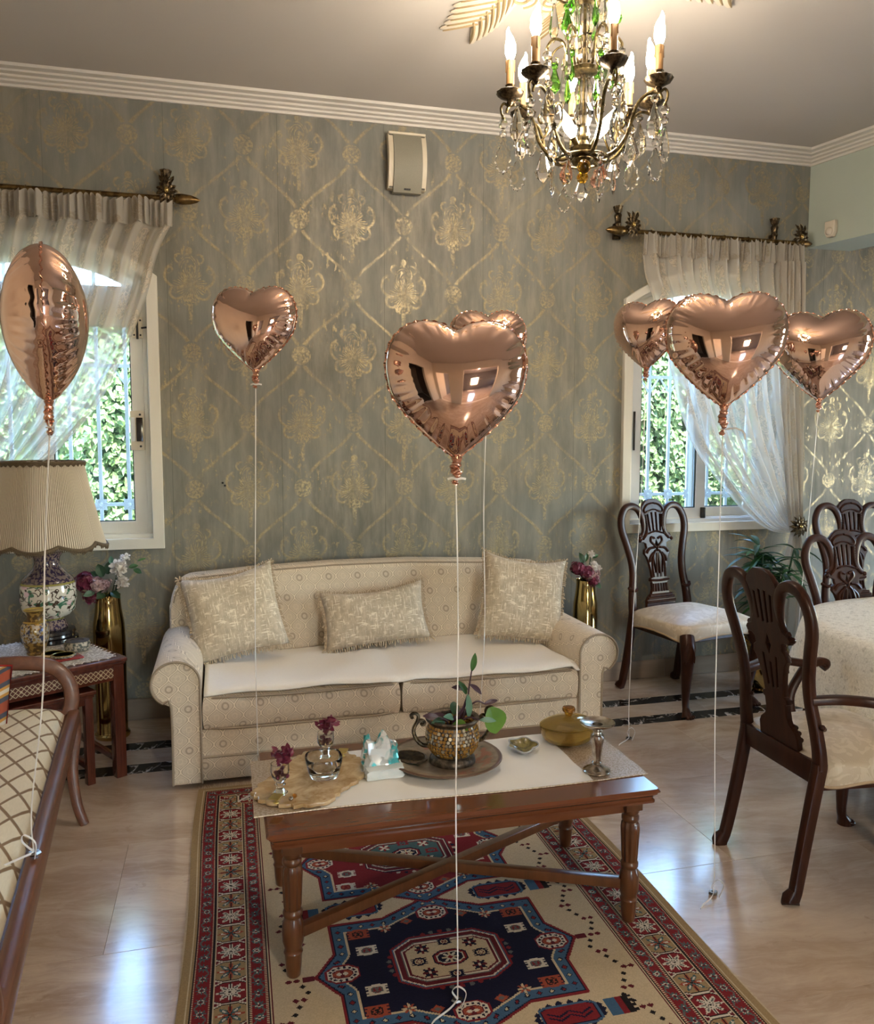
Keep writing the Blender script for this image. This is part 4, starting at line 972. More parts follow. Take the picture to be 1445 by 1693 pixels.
guard(.030, .086); guard(.176, .230)
m = (e >= .086) & (e < .176); put(m, 'white'); CL = .0873
cell = np.floor(along / CL + .5); la = along - cell * CL; lt = e - .131
d8 = np.maximum(np.abs(lt) - .0425, np.maximum(np.abs(la) - .040, (np.abs(la) + np.abs(lt) * .55) - .052))
put(m & (d8 < .001), 'black'); odd = cell % 2 == 0; put(m & (d8 < -.0025) & odd, 'red'); put(m & (d8 < -.0025) & ~odd, 'tan')
a = np.arctan2(la, lt); q = np.hypot(la, lt); k = (a / (PI / 4)) % 1; tri = np.abs(k - .5) * 2; st = q < .041 * (1 - .58 * (1 - tri) ** .8); par = np.floor(a / (PI / 4) + .5) % 2 == 0
put(m & (d8 < -.002) & st & odd, 'white'); put(m & (d8 < -.002) & st & ~odd & par, 'rust'); put(m & (d8 < -.002) & st & ~odd & ~par, 'teal'); inn = st & (tri > .72) & (q > .014) & (q < .028); put(m & inn & odd, 'grey'); put(m & inn & ~odd, 'white'); put(m & st & (np.abs(k - .5) < .05), 'black'); put(m & st & (tri > .97), 'black'); put(m & (q < .004), 'black')
put(m & (d8 > .006) & (np.abs(la) > .036) & (np.abs(np.abs(lt) - .032) < .007), 'wine')
put((e >= .086) & (e < .0895), 'cream'); put((e > .1725) & (e < .176), 'cream')
put(e < .030, 'tan'); put((e < .0255) & (e > .022), 'cream')
img *= (1 + .16 * (np.random.default_rng(1).random((ny, nx, 1)) - .5))
vx = np.linspace(-RW / 2, RW / 2, nx + 1); vy = np.linspace(-RL / 2, RL / 2, ny + 1); VX, VY = np.meshgrid(vx, vy)
edge_w = .006 * np.sin(VY * 5.) * (np.abs(VX) / (RW / 2)) ** 6
VZ = .009 + .0006 * np.random.default_rng(2).random(VX.shape)
verts = np.stack([VX + edge_w, VY, VZ], -1).reshape(-1, 3)
ii = (np.arange(ny)[:, None] * (nx + 1) + np.arange(nx)[None]).reshape(-1); quads = np.stack([ii, ii + 1, ii + nx + 2, ii + nx + 1], 1)
me = bpy.data.meshes.new('pile'); me.vertices.add(len(verts)); me.vertices.foreach_set('co', verts.ravel()); me.loops.add(quads.size); me.loops.foreach_set('vertex_index', quads.ravel()); me.polygons.add(len(quads)); me.polygons.foreach_set('loop_start', np.arange(len(quads)) * 4)
me.update(calc_edges=True)
at = me.attributes.new('knot', 'FLOAT_COLOR', 'FACE'); at.data.foreach_set('color', np.concatenate([img.reshape(-1, 3), np.ones((nx * ny, 1))], 1).ravel())
me.materials.append(material('rug_wool', rough=.95, sheen=.03, spec=.1, fn=lambda g: {'Base Color': g.attr('knot'), 'Normal': g.bump(g.noise(g.coord(), 260., 2.), .4, .002)}))
o = bpy.data.objects.new('pile', me); COL.objects.link(o); o.parent = rug
MB().box(-RW / 2, RW / 2, -RL / 2, RL / 2, .0005, .0085).obj('backing', M['fringe'], rug, smooth=False)
for sy in (1, -1):
    mb = MB()
    for i in range(150):
        x = -RW / 2 + RW * (i + .5) / 150; q = random.uniform(-.012, .012)
        mb.tube([(x, sy * RL / 2, .006), (x + q * .4, sy * (RL / 2 + .025), .004), (x + q, sy * (RL / 2 + random.uniform(.045, .065)), .0025)], [.0025, .0022, .0015], 4)
    o = mb.obj('fringe', M['fringe'], rug, smooth=False); o['kind'] = 'stuff'

# ------------------------------------------------------------------ sofa
sofa = thing('sofa', 'cream patterned two seat sofa with rolled arms under the wallpapered wall', 'sofa', (.735, 3.80, 0))
def arm_prof(sg, inset=0.):
    cx, cz, rx, rz = .945, .452, .100 - inset, .096 - inset
    pts = [(.968 - inset, .02 + inset), (.968 - inset, .355)]
    for i in range(22):
        a = math.radians(-58 + (238) * i / 21); pts.append((cx + rx * math.cos(a), cz + rz * math.sin(a)))
    pts += [(.845 + inset, .40), (.845 + inset, .02 + inset)]
    P = [(sg * p[0], p[1]) for p in pts]; return P if sg > 0 else P[::-1]
for sg in (-1, 1):
    mb = MB(); mb.plate([arm_prof(sg)], .74, .012, y0=-.012); o = mb.obj('arm', M['sofa'], sofa)
    fp = arm_prof(sg, .004)[:]; fp = fp if sg > 0 else fp[::-1]
    MB().tube([(p[0], -.384, p[1]) for p in spline(fp, 3)], .0052, 6).obj('piping', M['piping'], o)
mb = MB(); mb.box(-.85, .85, -.365, .36, .022, .245, .012); base = mb.obj('base', M['sofa'], sofa)
MB().tube([(-.845, -.370, .128), (0, -.371, .124), (.845, -.370, .128)], .006, 6).obj('piping', M['piping'], base)
bk_ = [(-1.005, .05)] + [(-1.005, .64)] + [(-1.0 + .11 * (1 - math.cos(a)), .64 + .145 * math.sin(a)) for a in [PI / 2 * i / 8 for i in range(9)]] + [(-.6, .806), (-.2, .822), (.2, .822), (.6, .806)] + [(1.0 - .11 * (1 - math.cos(a)), .64 + .145 * math.sin(a)) for a in [PI / 2 * (1 - i / 8) for i in range(9)]] + [(1.005, .05)]
mb = MB(); mb.plate([bk_[::-1]], .15, .030, y0=.33); mb.v = [(x, y + (z - .4) * .14, z) for x, y, z in mb.v]; o = mb.obj('back', M['sofa'], sofa)
MB().tube([(p[0] * .985, .262 + (p[1] - .4) * .14, p[1] - .012) for p in bk_[3:-2]], .005, 6).obj('piping', M['piping'], o)
for sg in (-1, 1):
    x0, x1 = (-.842, -.004) if sg < 0 else (.004, .842); cx = (x0 + x1) / 2; hw = (x1 - x0) / 2
    def cush(u, v):
        return 0
    bm = bmesh.new(); bmesh.ops.create_cube(bm, size=1); bmesh.ops.subdivide_edges(bm, edges=bm.edges[:], cuts=9, use_grid_fill=True)
    for v in bm.verts:
        a, b, c = v.co.x * 2, v.co.y * 2, v.co.z * 2; s3 = lambda q: math.copysign(abs(q) ** .72, q)
        e_ = max(abs(a), abs(b)); rz = .083 * (1 - .16 * e_ ** 8)
        v.co = Vector((cx + hw * s3(a) * (1 - .018 * c * c), -.078 + .30 * s3(b) * (1 - .03 * c * c) + .006 * math.sin(a * 3 + 1), .316 + rz * s3(c) * (1.06 - .10 * e_ ** 4) - .010 * math.sin((a + 1) * 1.6) * (c > 0)))
    mb = MB().bm(bm); o = mb.obj('seat_cushion', M['sofa'], sofa, angle=60)
    for zz in (.384, .246):
        P = [(cx + (hw - .012) * t_, -.379 + .012 * t_ ** 8 , zz - (.010 * math.sin((t_ + 1) * 1.6) if zz > .3 else 0) + .010 * (1 if zz < .3 else -1) * abs(t_) ** 10) for t_ in [i / 12 - 1 for i in range(25)]]
        MB().tube(P, .005, 6).obj('piping', M['piping'], o)
def thr(u, v):
    x = -.835 + 1.685 * u; y = .24 - .615 * v; z = .4165 + .006 * math.sin(x * 5 + v * 3) + .004 * math.sin(x * 17 + v * 7) - .012 * max(0, v - .9) * 10 * .8 - .010 * math.exp(-((x) / .05) ** 2)
    if v > .999: z -= .012; y -= .005
    if u > .985: z -= .02
    return (x, y + .008 * math.sin(x * 6), z)
throw = MB().grid(thr, 80, 30).obj('sofa_cover', M['throw']); throw.location = (.735, 3.80, 0)
tag(throw, 'white quilted cover spread over the sofa seat cushions', 'sofa cover')
md = throw.modifiers.new('thick', 'SOLIDIFY'); md.thickness = .006; md.offset = 0

def pillow(label, loc, rot, w_, h_, th, seed, droop=0.):
    t = thing('throw_pillow', label, 'pillow', loc, 0, 'gold woven pillows on the sofa'); t.rotation_euler = rot
    r = random.Random(seed); n = 22; ph = r.uniform(0, 6)
    def edge(a, b):
        sx = w_ / 2 * a * (1 - .075 * (1 - b * b) ** 1 * abs(a) ** 2); sz = h_ / 2 * b * (1 - .085 * (1 - a * a) * abs(b) ** 2); return sx, sz - droop * (1 - a * a) * (b > 0) * b
    mb = MB()
    for sgn in (-1, 1):
        def f(u, v):
            a, b = u * 2 - 1, v * 2 - 1; sx, sz = edge(a, b); q = max(0, (1 - a ** 4) * (1 - b ** 4)) ** .5
            wr = .006 * math.sin(a * 5 + ph + b * 3) * q
            return (sx, sgn * (th * q * .5) + wr, sz)
        g0 = MB().grid(f, n, n)
        if sgn > 0: g0.f = [q[::-1] for q in g0.f]
        mb.add(g0.v, g0.f)
    mb.obj('cover', M['cushion'], t, angle=0, weld=True)
    fr = MB(); N = 46
    per = [(-1 + 2 * i / N, -1) for i in range(N)] + [(1, -1 + 2 * i / N) for i in range(N)] + [(1 - 2 * i / N, 1) for i in range(N)] + [(-1, 1 - 2 * i / N) for i in range(N)]
    for a, b in per:
        sx, sz = edge(a, b); d = Vector((a if abs(a) >= .999 else 0, 0, b if abs(b) >= .999 else 0)).normalized(); l = r.uniform(.012, .024)
        k = Vector((r.uniform(-.5, .5), r.uniform(-.7, .7), r.uniform(-.5, .5)))
        p0 = Vector((sx, 0, sz)); p1 = p0 + d * l * .6 + k * l * .3; p2 = p0 + d * l * .7 + k * l * .6 + Vector((0, 0, -l * .4))
        fr.tube([p0 - d * .004, p1, p2], [.0038, .0042, .0022], 4)
    o = fr.obj('fringe', M['fringe'], t, smooth=False); o['kind'] = 'stuff'; return t
pillow('large gold woven fringed pillow leaning in the left corner of the sofa', (.035, 3.905, .640), (-.40, -.16, .10), .44, .42, .15, 1, .02)
pillow('small rectangular gold woven fringed pillow in the middle of the sofa', (.715, 3.945, .578), (-.42, -.085, -.02), .53, .30, .13, 2, .022)
pillow('large gold woven fringed pillow leaning in the right corner of the sofa', (1.475, 3.885, .640), (-.38, .14, -.16), .44, .45, .15, 3, .02)

# ------------------------------------------------------------------ coffee table
TX0, TX1, TY0, TY1, TZ = .085, 1.215, 2.045, 2.635, .435
ct = thing('coffee_table', 'red brown wooden coffee table with turned fluted legs on the rug', 'coffee table', (.65, 2.34, .0095)); tz = TZ - .0095
hx, hy = (TX1 - TX0) / 2, (TY1 - TY0) / 2
mb = MB()
lay = [(0, 0), (.0, -.006), (.006, -.010), (.006, -.014), (.014, -.022), (.016, -.030), (.012, -.034), (.012, -.040), (.030, -.046)]
vs = []; 
for ins, dz in [(.006, .0)] + [(i_, d_ - .003) for i_, d_ in lay[1:]] :
    r = .012; 
    for sx, sy in ((1, 1), (-1, 1), (-1, -1), (1, -1)):
        for k in range(4):
            a = {(1, 1): 0, (-1, 1): PI / 2, (-1, -1): PI, (1, -1): 3 * PI / 2}[(sx, sy)] + PI / 2 * k / 3
            vs.append((sx * (hx - ins - r) + r * math.cos(a), sy * (hy - ins - r) + r * math.sin(a), tz + dz))
nl = len(lay); fs = [(i * 16 + k, (i + 1) * 16 + k, (i + 1) * 16 + (k + 1) % 16, i * 16 + (k + 1) % 16) for i in range(nl - 1) for k in range(16)] + [tuple(range(16)), tuple(reversed(range((nl - 1) * 16, nl * 16)))]
mb.add(vs, fs); mb.obj('tabletop', M['tablew'], ct, angle=30)
mb = MB(); q = .055
for a, b, c, d in ((-hx + q, hx - q, -hy + q, -hy + q + .022), (-hx + q, hx - q, hy - q - .022, hy - q), (-hx + q, -hx + q + .022, -hy + q, hy - q), (hx - q - .022, hx - q, -hy + q, hy - q)): mb.box(a, b, c, d, tz - .085, tz - .040, .003)
mb.obj('apron', M['tablew'], ct)
lp = [(.016, 0), (.019, .004), (.0215, .03), (.0235, .062), (.026, .070), (.0225, .078), (.0245, .086), (.0285, .10), (.0295, .125), (.0285, .15), (.0245, .160), (.0225, .168), (.0265, .174), (.0265, .184), (.0215, .190)]
up_ = [(.0215, .312), (.0260, .318), (.0260, .328), (.0215, .334), (.0255, .342), (.024, .352)]
for sx in (-1, 1):
    for sy in (-1, 1):
        lx, ly = sx * (hx - .068), sy * (hy - .062); mb = MB()
        mb.lathe(lp, 20); mb.lathe([(.0205, .188), (.0225, .20), (.0265, .29), (.0250, .305), (.0215, .312)], 40, flute=(10, .07)); mb.lathe(up_, 20); mb.box(-.0265, .0265, -.0265, .0265, .350, tz - .04, .003)
        o = mb.obj('leg', M['tableleg'], ct); o.location = (lx, ly, 0)
for sgn in (-1, 1):
    d = Vector((2 * (hx - .068), sgn * 2 * (hy - .062), 0)); L_ = d.length - .05; mb = MB(); mb.box(-L_ / 2, L_ / 2, -.014, .014, .104 + .0002 * sgn, .134 + .0002 * sgn, .002)
    o = mb.obj('cross_stretcher', M['tableleg'], ct); o.rotation_euler.z = math.atan2(d.y, d.x)
# runner
def run(u, v):
    x = -.585 + 1.17 * u; y = (-.195 + .39 * v) + .02 * u * (v - .2) + .008 * math.sin(u * 7); z = .0022 + .0010 * math.sin(u * 31 + v * 9) + .0012 * math.sin(v * 19 + u * 5)
    return (x, y, z)
rn = thing('table_runner', 'white satin table runner with gold ends lying on the coffee table', 'table runner', (.645, 2.352, TZ), -.01)
def part_run(name, u0, u1, mt):
    mb = MB(); mb.grid(lambda u, v: run(u0 + (u1 - u0) * u, v), 30, 14); b_ = MB().grid(lambda u, v: tuple(np.array(run(u0 + (u1 - u0) * u, v)) - (0, 0, .0018)), 30, 14); mb.add(b_.v, [q[::-1] for q in b_.f]); mb.obj(name, M[mt], rn)
part_run('satin_cloth', .155, .845, 'satin'); part_run('gold_end', 0, .155, 'goldend'); part_run('gold_end', .845, 1.0, 'goldend')
MB().tube([(run(u, 0)[0], run(u, 0)[1], .002) for u in [i / 40 for i in range(41)]], .0022, 5).obj('hem', M['goldend'], rn)
TT = TZ + .0045

# ------------------------------------------------------------------ things on the coffee table
def at(name, label, cat, x, y, z=TT, rz=0., group=None): return thing(name, label, cat, (x, y, z), rz, group)
PLX, PLY = .652, 2.382
t = at('decorative_plate', 'wide painted pottery plate under the mosaic pot', 'plate', PLX, PLY)
MB().lathe([(.0, .004), (.085, .004), (.088, .0), (.095, .0), (.098, .005), (.130, .014), (.174, .023), (.178, .025), (.174, .028), (.130, .0195), (.10, .011), (.0, .009)], 48).obj('dish', M['plate'], t, angle=0)
t = at('coaster', 'round dark stone coaster on the left side of the painted plate', 'coaster', PLX - .105, PLY + .03, TT + .0155); t.rotation_euler = (0, .10, 0)
MB().lathe([(0, 0), (.050, 0), (.054, .003), (.054, .006), (.050, .008), (.0, .008)], 32).obj('disc', M['potm'], t); MB().lathe([(.043, .008), (.045, .0095), (.047, .008)], 32).obj('rim', M['bronzed'], t)
PX_, PY_, PZ_ = .672, 2.372, TT + .0095
t = at('mosaic_pot', 'two handled bronze pot covered in amber and mirror mosaic discs on the painted plate', 'pot', PX_, PY_, PZ_)
def prad(z): return float(np.interp(z, [.0, .006, .018, .026, .034, .055, .085, .105, .12, .128], [.070, .072, .069, .060, .066, .080, .084, .081, .074, .072]))
MB().lathe([(0, 0), (.072, 0), (.073, .004), (.070, .017), (.060, .025), (.064, .033)] + [(prad(z) - .001, z) for z in (.045, .06, .075, .09, .105, .118)] + [(.073, .126), (.077, .131), (.083, .135), (.085, .139), (.083, .143), (.076, .143), (.070, .138), (.068, .125), (.075, .09), (.070, .05), (.0, .04)], 40).obj('body', M['potm'], t)
ma, mw, gr_ = MB(), MB(), random.Random(5)
for r in range(9):
    z = .036 + r * .0105; R = prad(z); n = int(2 * PI * R / .0112)
    for k in range(n):
        a = 2 * PI * (k + .5 * (r % 2)) / n + gr_.uniform(-.03, .03); sl = (prad(z + .003) - prad(z - .003)) / .006
        tgt = mw if gr_.random() < (.55 if 4 <= r <= 6 else .13) else ma; q = gr_.uniform(.0042, .0056)
        nv = Vector((math.cos(a), math.sin(a), -sl)).normalized(); e1 = Vector((-math.sin(a), math.cos(a), 0)); e2 = nv.cross(e1); c = Vector((R * math.cos(a), R * math.sin(a), z))
        top = [c + nv * .0016 + (e1 * math.cos(b) + e2 * math.sin(b)) * q for b in [2 * PI * i / 7 for i in range(7)]]; bot = [c - nv * .002 + (e1 * math.cos(b) + e2 * math.sin(b)) * q for b in [2 * PI * i / 7 for i in range(7)]]
        tgt.add([tuple(v) for v in top + bot], [tuple(range(7))] + [(i, i + 7, (i + 1) % 7 + 7, (i + 1) % 7) for i in range(7)])
for r in range(5):
    for k in range(34):
        a = 2 * PI * (k + .5 * (r % 2)) / 34; ma.ball((.066 * math.cos(a), .066 * math.sin(a), .075 + r * .012), (.0055, .0055, .0055), 6, 4)
for b_, nm, mt in ((ma, 'amber_mosaic', 'mosa'), (mw, 'mirror_mosaic', 'mosw')): o = b_.obj(nm, M[mt], t, smooth=False); o['kind'] = 'stuff'
for sg in (-1, 1):
    P = [(.078, .058), (.098, .062), (.118, .085), (.124, .112), (.112, .138), (.110, .155), (.122, .164), (.132, .158), (.130, .150), (.124, .151)]
    S = spline(P, 6); mb = MB(); mb.tube([(sg * p[0], 0, p[1]) for p in S], [.0072 - .003 * i / len(S) for i in range(len(S))], 8)
    P2 = [(.116, .128), (.102, .140), (.090, .134), (.092, .124), (.100, .126)]; mb.tube([(sg * p[0], 0, p[1]) for p in spline(P2, 6)], .0048, 8); mb.ball((sg * .099, 0, .1275), .0062, 8, 5)
    mb.obj('handle', M['bronzed'], t)
t = at('potted_cutting', 'leafy green and purple plant cutting growing in the mosaic pot', 'plant', PX_, PY_, PZ_ + .06)
st = MB()
S = [[(0, 0, 0), (.02, 0, .07), (.045, -.005, .13), (.055, .0, .18), (.062, 0, .225)], [(0, 0, .0), (.0, -.01, .07), (.03, -.01, .11), (.045, -.01, .15)], [(.01, 0, .0), (.04, .0, .09), (.075, -.005, .125), (.105, -.01, .115)], [(-.01, 0, 0), (-.02, -.02, .07), (-.05, -.03, .09)], [(.0, .0, .0), (.03, -.035, .085), (.07, -.06, .085)]]
for P in S: st.tube(spline(P, 5), [.0042 - .0024 * i / (5 * (len(P) - 1)) for i in range(5 * (len(P) - 1) + 1)], 6)
st.obj('stem', M['purple'], t)
LV = [((.062, 0, .222), (.25, 0, 1), .055, .020, 'green'), ((.055, 0, .18), (.9, -.1, -.6), .055, .018, 'purple'), ((.050, 0, .165), (-.85, 0, .25), .050, .020, 'purple'), ((.045, 0, .15), (-.35, -.3, .7), .055, .020, 'green'), ((.046, -.01, .152), (.05, -.3, -1), .075, .022, 'mint'),
      ((.10, -.01, .116), (.55, -.1, .2), .045, .016, 'purple'), ((.118, -.012, .105), (.30, -.30, -1), .085, .078, 'greenb'), ((-.05, -.03, .09), (-1, 0, .35), .05, .022, 'purple'), ((-.03, -.02, .075), (-.6, -.5, .25), .055, .026, 'greend'), ((.0, -.02, .07), (.3, -.9, .1), .06, .034, 'greenb'),
      ((.07, -.06, .085), (.9, -.3, .05), .05, .018, 'mint'), ((.0, -.01, .08), (-.5, -.6, .4), .05, .022, 'mint'), ((.01, .02, .08), (.2, .5, .6), .05, .03, 'greend'), ((-.01, 0, .07), (-.9, .2, .5), .055, .022, 'purple')]
for b, d, l, w_, mt in LV: MB().petal(b, d, (0, -.8, .6), l, w_, .35, 7).obj('leaf', M[mt], t)
# onyx slab and what stands on it
SLX, SLY = .232, 2.362
t = at('onyx_tray', 'irregular honey coloured onyx slab tray at the left end of the coffee table', 'tray', SLX, SLY)
r_ = random.Random(12); ol = []
keys = [(-.172, -.055), (-.150, -.125), (-.075, -.178), (.025, -.182), (.078, -.115), (.150, -.035), (.172, .060), (.155, .125), (.095, .190), (.010, .200), (-.055, .130), (-.110, .045)]
for i, p in enumerate(spline(keys, 9, True)):
    q = 1 + .028 * math.sin(i * 1.7) + r_.uniform(-.02, .02); ol.append((p[0] * q, p[1] * q))
MB().plate([ol], .012, .003, mat=Matrix.Rotation(-PI / 2, 4, 'X') @ Matrix.Scale(1, 4), y0=0).obj('slab', M['onyx'], t).location.z = .006
ZS_ = TT + .0125
t = at('glass_bowl', 'thick clear glass ashtray bowl on the onyx tray', 'bowl', .268, 2.345, ZS_)
def sq(prof, n=32, e=.72):
    mb = MB().lathe(prof, n); mb.v = [((abs(x / max(1e-6, math.hypot(x, y)))) ** e * math.copysign(math.hypot(x, y), x) if abs(x) > 1e-9 else 0, (abs(y / max(1e-6, math.hypot(x, y)))) ** e * math.copysign(math.hypot(x, y), y) if abs(y) > 1e-9 else 0, z) for x, y, z in mb.v]; return mb
sq([(0, 0), (.034, 0), (.042, .006), (.047, .022), (.053, .048), (.055, .062), (.053, .066), (.049, .064), (.046, .048), (.040, .028), (.026, .018), (0, .016)]).obj('bowl', M['glass'], t)
def gob(label, x, y, flowers, seed):
    t = at('bud_goblet', label, 'goblet', x, y, ZS_, 0, 'small glass goblets holding dried maroon flowers')
    MB().lathe([(0, 0), (.021, 0), (.022, .003), (.016, .009), (.010, .016), (.011, .024), (.016, .028), (.011, .033), (.017, .041), (.024, .052), (.0265, .068), (.0255, .088), (.0238, .088), (.0245, .068), (.021, .054), (.012, .044), (0, .042)], 24).obj('bowl', M['glass'], t)
    rr = random.Random(seed); mb = MB()
    for k in range(46):
        d = Vector((rr.gauss(0, .8), rr.gauss(0, .8), rr.uniform(.1, 1))).normalized(); c = Vector((flowers[0], 0, flowers[1])) + Vector((rr.gauss(0, .011), rr.gauss(0, .011), rr.gauss(0, .010)))
        mb.petal(c, d, (rr.gauss(0, 1), rr.gauss(0, 1), .5), .022, .016, .5, 3)
    for k in range(14): mb.ball((rr.gauss(0, .010), rr.gauss(0, .010), .060 + rr.uniform(-.012, .012)), rr.uniform(.005, .008), 6, 4)
    mb.obj('dried_flowers', M['maroon'], t)
gob('small glass goblet of dried maroon flowers at the front of the onyx tray', .135, 2.262, (.006, .108), 1)
gob('small glass goblet of dried maroon flowers behind the glass bowl', .290, 2.478, (.006, .108), 2)
for lb, x, y, rz in (('gold diamond shaped stand at the back edge of the onyx tray', .345, 2.49, .4), ('gold diamond shaped stand at the front edge of the onyx tray', .120, 2.205, .3)):
    t = at('gold_stand', lb, 'ornament', x, y, ZS_, rz + .8); MB().box(-.019, .019, -.015, .015, .016, .0185, .0006, 1).obj('plaque', M['goldm'], t); MB().tube([(0, 0, 0), (0, 0, .017)], .0022, 6).obj('post', M['goldm'], t); MB().lathe([(0, 0), (.008, 0), (.007, .002), (0, .002)], 12).obj('foot', M['goldm'], t)
for lb, x, y, mt in (('small silver bead on the onyx tray by the front goblet', .160, 2.205, 'silver'), ('small amber bead on the onyx tray by the front goblet', .172, 2.222, 'amberk')):
    tag(MB().ball((0, 0, .0065), .0065, 12, 8).obj('bead', M[mt]), lb, 'bead').location = (x, y, ZS_)
# crumpled wrapper
t = at('foil_wrapper', 'crumpled teal and white wrapper standing on the runner beside the plate', 'wrapper', .445, 2.372, TT, .05)
bm = bmesh.new(); bmesh.ops.create_cube(bm, size=1); bmesh.ops.subdivide_edges(bm, edges=bm.edges[:], cuts=8, use_grid_fill=True); rr = random.Random(4)
for v in bm.verts:
    p = v.co.copy(); h = p.z + .5; k = 1 - .35 * h; n3 = mnoise.noise_vector((p.x * 3.3 + 3, p.y * 3.3, p.z * 3.3)) ; n4 = mnoise.noise_vector((p.x * 8 + 3, p.y * 8, p.z * 8))
    v.co = Vector((p.x * .104 * (1 - .12 * h) + n3.x * .014 + n4.x * .007, p.y * .075 * k + n3.y * .012 + n4.y * .006, max(0.0005, h * .098 + (n3.z * .022 + n4.z * .008) * min(1, h * 2) + (.012 * math.sin(p.x * 11) if h > .8 else 0))))
MB().bm(bm).obj('crumpled_film', M['foilbag'], t, angle=18)
bm = bmesh.new(); bmesh.ops.create_cube(bm, size=1); bmesh.ops.subdivide_edges(bm, edges=bm.edges[:], cuts=4, use_grid_fill=True)
for v in bm.verts:
    p = v.co.copy(); n3 = mnoise.noise_vector((p.x * 3 + 9, p.y * 3, p.z * 3)); v.co = Vector((p.x * .112 + n3.x * .010, p.y * .05 - .036 + n3.y * .008, max(.0004, (p.z + .5) * .032 + n3.z * .006 * (p.z > 0))))
MB().bm(bm).obj('white_fold', material('white_wrapper_fold', rough=.35, fn=lambda g: {'Base Color': g.mix(g.noise(g.coord(), 30., 2.), (.60, .66, .66), (.74, .78, .78))}), t, angle=25)
# leaf shaped dish
t = at('leaf_dish', 'small olive green leaf shaped ceramic dish on the runner', 'dish', .925, 2.425, TT, -.35)
def leafd(u, v, dz=0.):
    a = 2 * PI * u; e = .042 * (1 + .10 * math.cos(5 * a) + .16 * max(0, math.cos(a + PI / 2)) ** 6 * 2) * v; return (e * math.cos(a) * 1.12, e * math.sin(a) * 1.25, .004 + .016 * v ** 2.5 + .002 * math.sin(a * 5) * v + dz)
MB().grid(lambda u, v: leafd(u, v), 50, 8).obj('dish', M['leafg'], t, angle=0); MB().grid(lambda u, v: leafd(u, v, -.0035 if v < 1 else -.001), 50, 8).obj('underside', M['leafrim'], t, angle=0)
MB().tube([leafd(i / 50, 1.0) for i in range(50)], .0022, 6, closed=True).obj('rim', M['leafrim'], t)
# lidded amber dish
t = at('amber_dish', 'oval lidded amber glass dish at the right end of the runner', 'dish', 1.103, 2.462, TT, .1)
def oval(mb): mb.v = [(x * 1.12, y * .88, z) for x, y, z in mb.v]; return mb
oval(MB().lathe([(0, 0), (.060, 0), (.068, .004), (.080, .016), (.0865, .034), (.0885, .048), (.0900, .056), (.0885, .057), (.084, .048), (.080, .032), (.072, .016), (.058, .009), (0, .008)], 40)).obj('bowl', M['amber'], t)
o = oval(MB().lathe([(.0895, .0585), (.0900, .061), (.080, .069), (.055, .080), (.025, .086), (0, .0875), (0, .084), (.025, .0825), (.055, .0765), (.080, .0655), (.0895, .0585)], 40)).obj('lid', M['amber'], t)
MB().lathe([(.010, .087), (.013, .092), (.0145, .098), (.021, .103), (.0225, .110), (.020, .116), (.010, .118), (0, .117)], 20).obj('knob', M['amberk'], o)
t = at('candle_holder', 'tarnished silver candle holder with flat drip dish at the table right corner', 'candle holder', 1.083, 2.205)
MB().lathe([(0, 0), (.041, 0), (.043, .003), (.041, .007), (.030, .013), (.016, .019), (.012, .024), (.0155, .029), (.012, .034), (.0135, .05), (.0175, .085), (.0215, .105), (.0205, .114), (.013, .120), (.0115, .125), (.016, .130), (.020, .134)], 28).obj('stem', M['silver'], t)
MB().lathe([(.018, .133), (.030, .138), (.046, .146), (.0525, .151), (.0535, .154), (.051, .156), (.036, .150), (.016, .148), (.0145, .135), (.013, .135)], 36).obj('drip_dish', M['silver'], t)

# ------------------------------------------------------------------ nest of side tables in the left corner
NZ = .525; NC = (-.832, 3.739); NR = math.radians(31.4)
def side_table(name, label, cx, cy, hx, hy, H, lw, inlay, lower=None):
    t = thing(name, label, 'side table', (cx, cy, 0), NR, 'nest of side tables')
    mb = MB(); mb.box(-hx, hx, -hy, hy, H - .018, H, .006, 3); mb.box(-hx + .008, hx - .008, -hy + .008, hy - .008, H - .030, H - .017, .003); mb.obj('tabletop', M['nest'], t)
    mb = MB(); q = .016
    for a, b, c, d in ((-hx + q, hx - q, -hy + q, -hy + q + .018), (-hx + q, hx - q, hy - q - .018, hy - q), (-hx + q, -hx + q + .018, -hy + q, hy - q), (hx - q - .018, hx - q, -hy + q, hy - q)): mb.box(a, b, c, d, H - .095 if inlay else H - .06, H - .029, .002)
    mb.obj('apron', M['nest'], t)
    if inlay: 
        for R, L in ((TR(0, -hy + q - .0005, H - .061), hx - q - .04), (TR(hx - q + .0005, 0, H - .061, PI / 2), hy - q - .04)):
            o = MB().box(-L, L, -.0015, .002, -.021, .021).obj('inlay_panel', M['inlay'], t, 'pale diamond lattice inlay strip'); o.matrix_local = R
    for sx in (-1, 1):
        for sy in (-1, 1):
            mb = MB(); x, y = sx * (hx - lw / 2 - .012), sy * (hy - lw / 2 - .012); mb.box(-lw / 2, lw / 2, -lw / 2, lw / 2, 0, H - .028, .004)
            for k in (-1, 0, 1): mb.box(k * lw * .26 - .0016, k * lw * .26 + .0016, -lw / 2 - .0015, -lw / 2 + .001, .05, H - .11)
            o = mb.obj('leg', M['nest'], t); o.location = (x, y, 0)
    for sx in (-1, 1): MB().box(sx * (hx - lw / 2 - .012) - .010, sx * (hx - lw / 2 - .012) + .010, -hy + lw + .01, hy - lw - .01, .06, .085, .002).obj('side_stretcher', M['nest'], t)
    return t
ca, sa = math.cos(NR), math.sin(NR)
def nl(u, v): return (NC[0] + ca * u - sa * v, NC[1] + sa * u + ca * v)
side_table('side_table', 'large red brown side table with inlaid lattice apron under the lamp', *NC, .30, .31, NZ, .046, True)
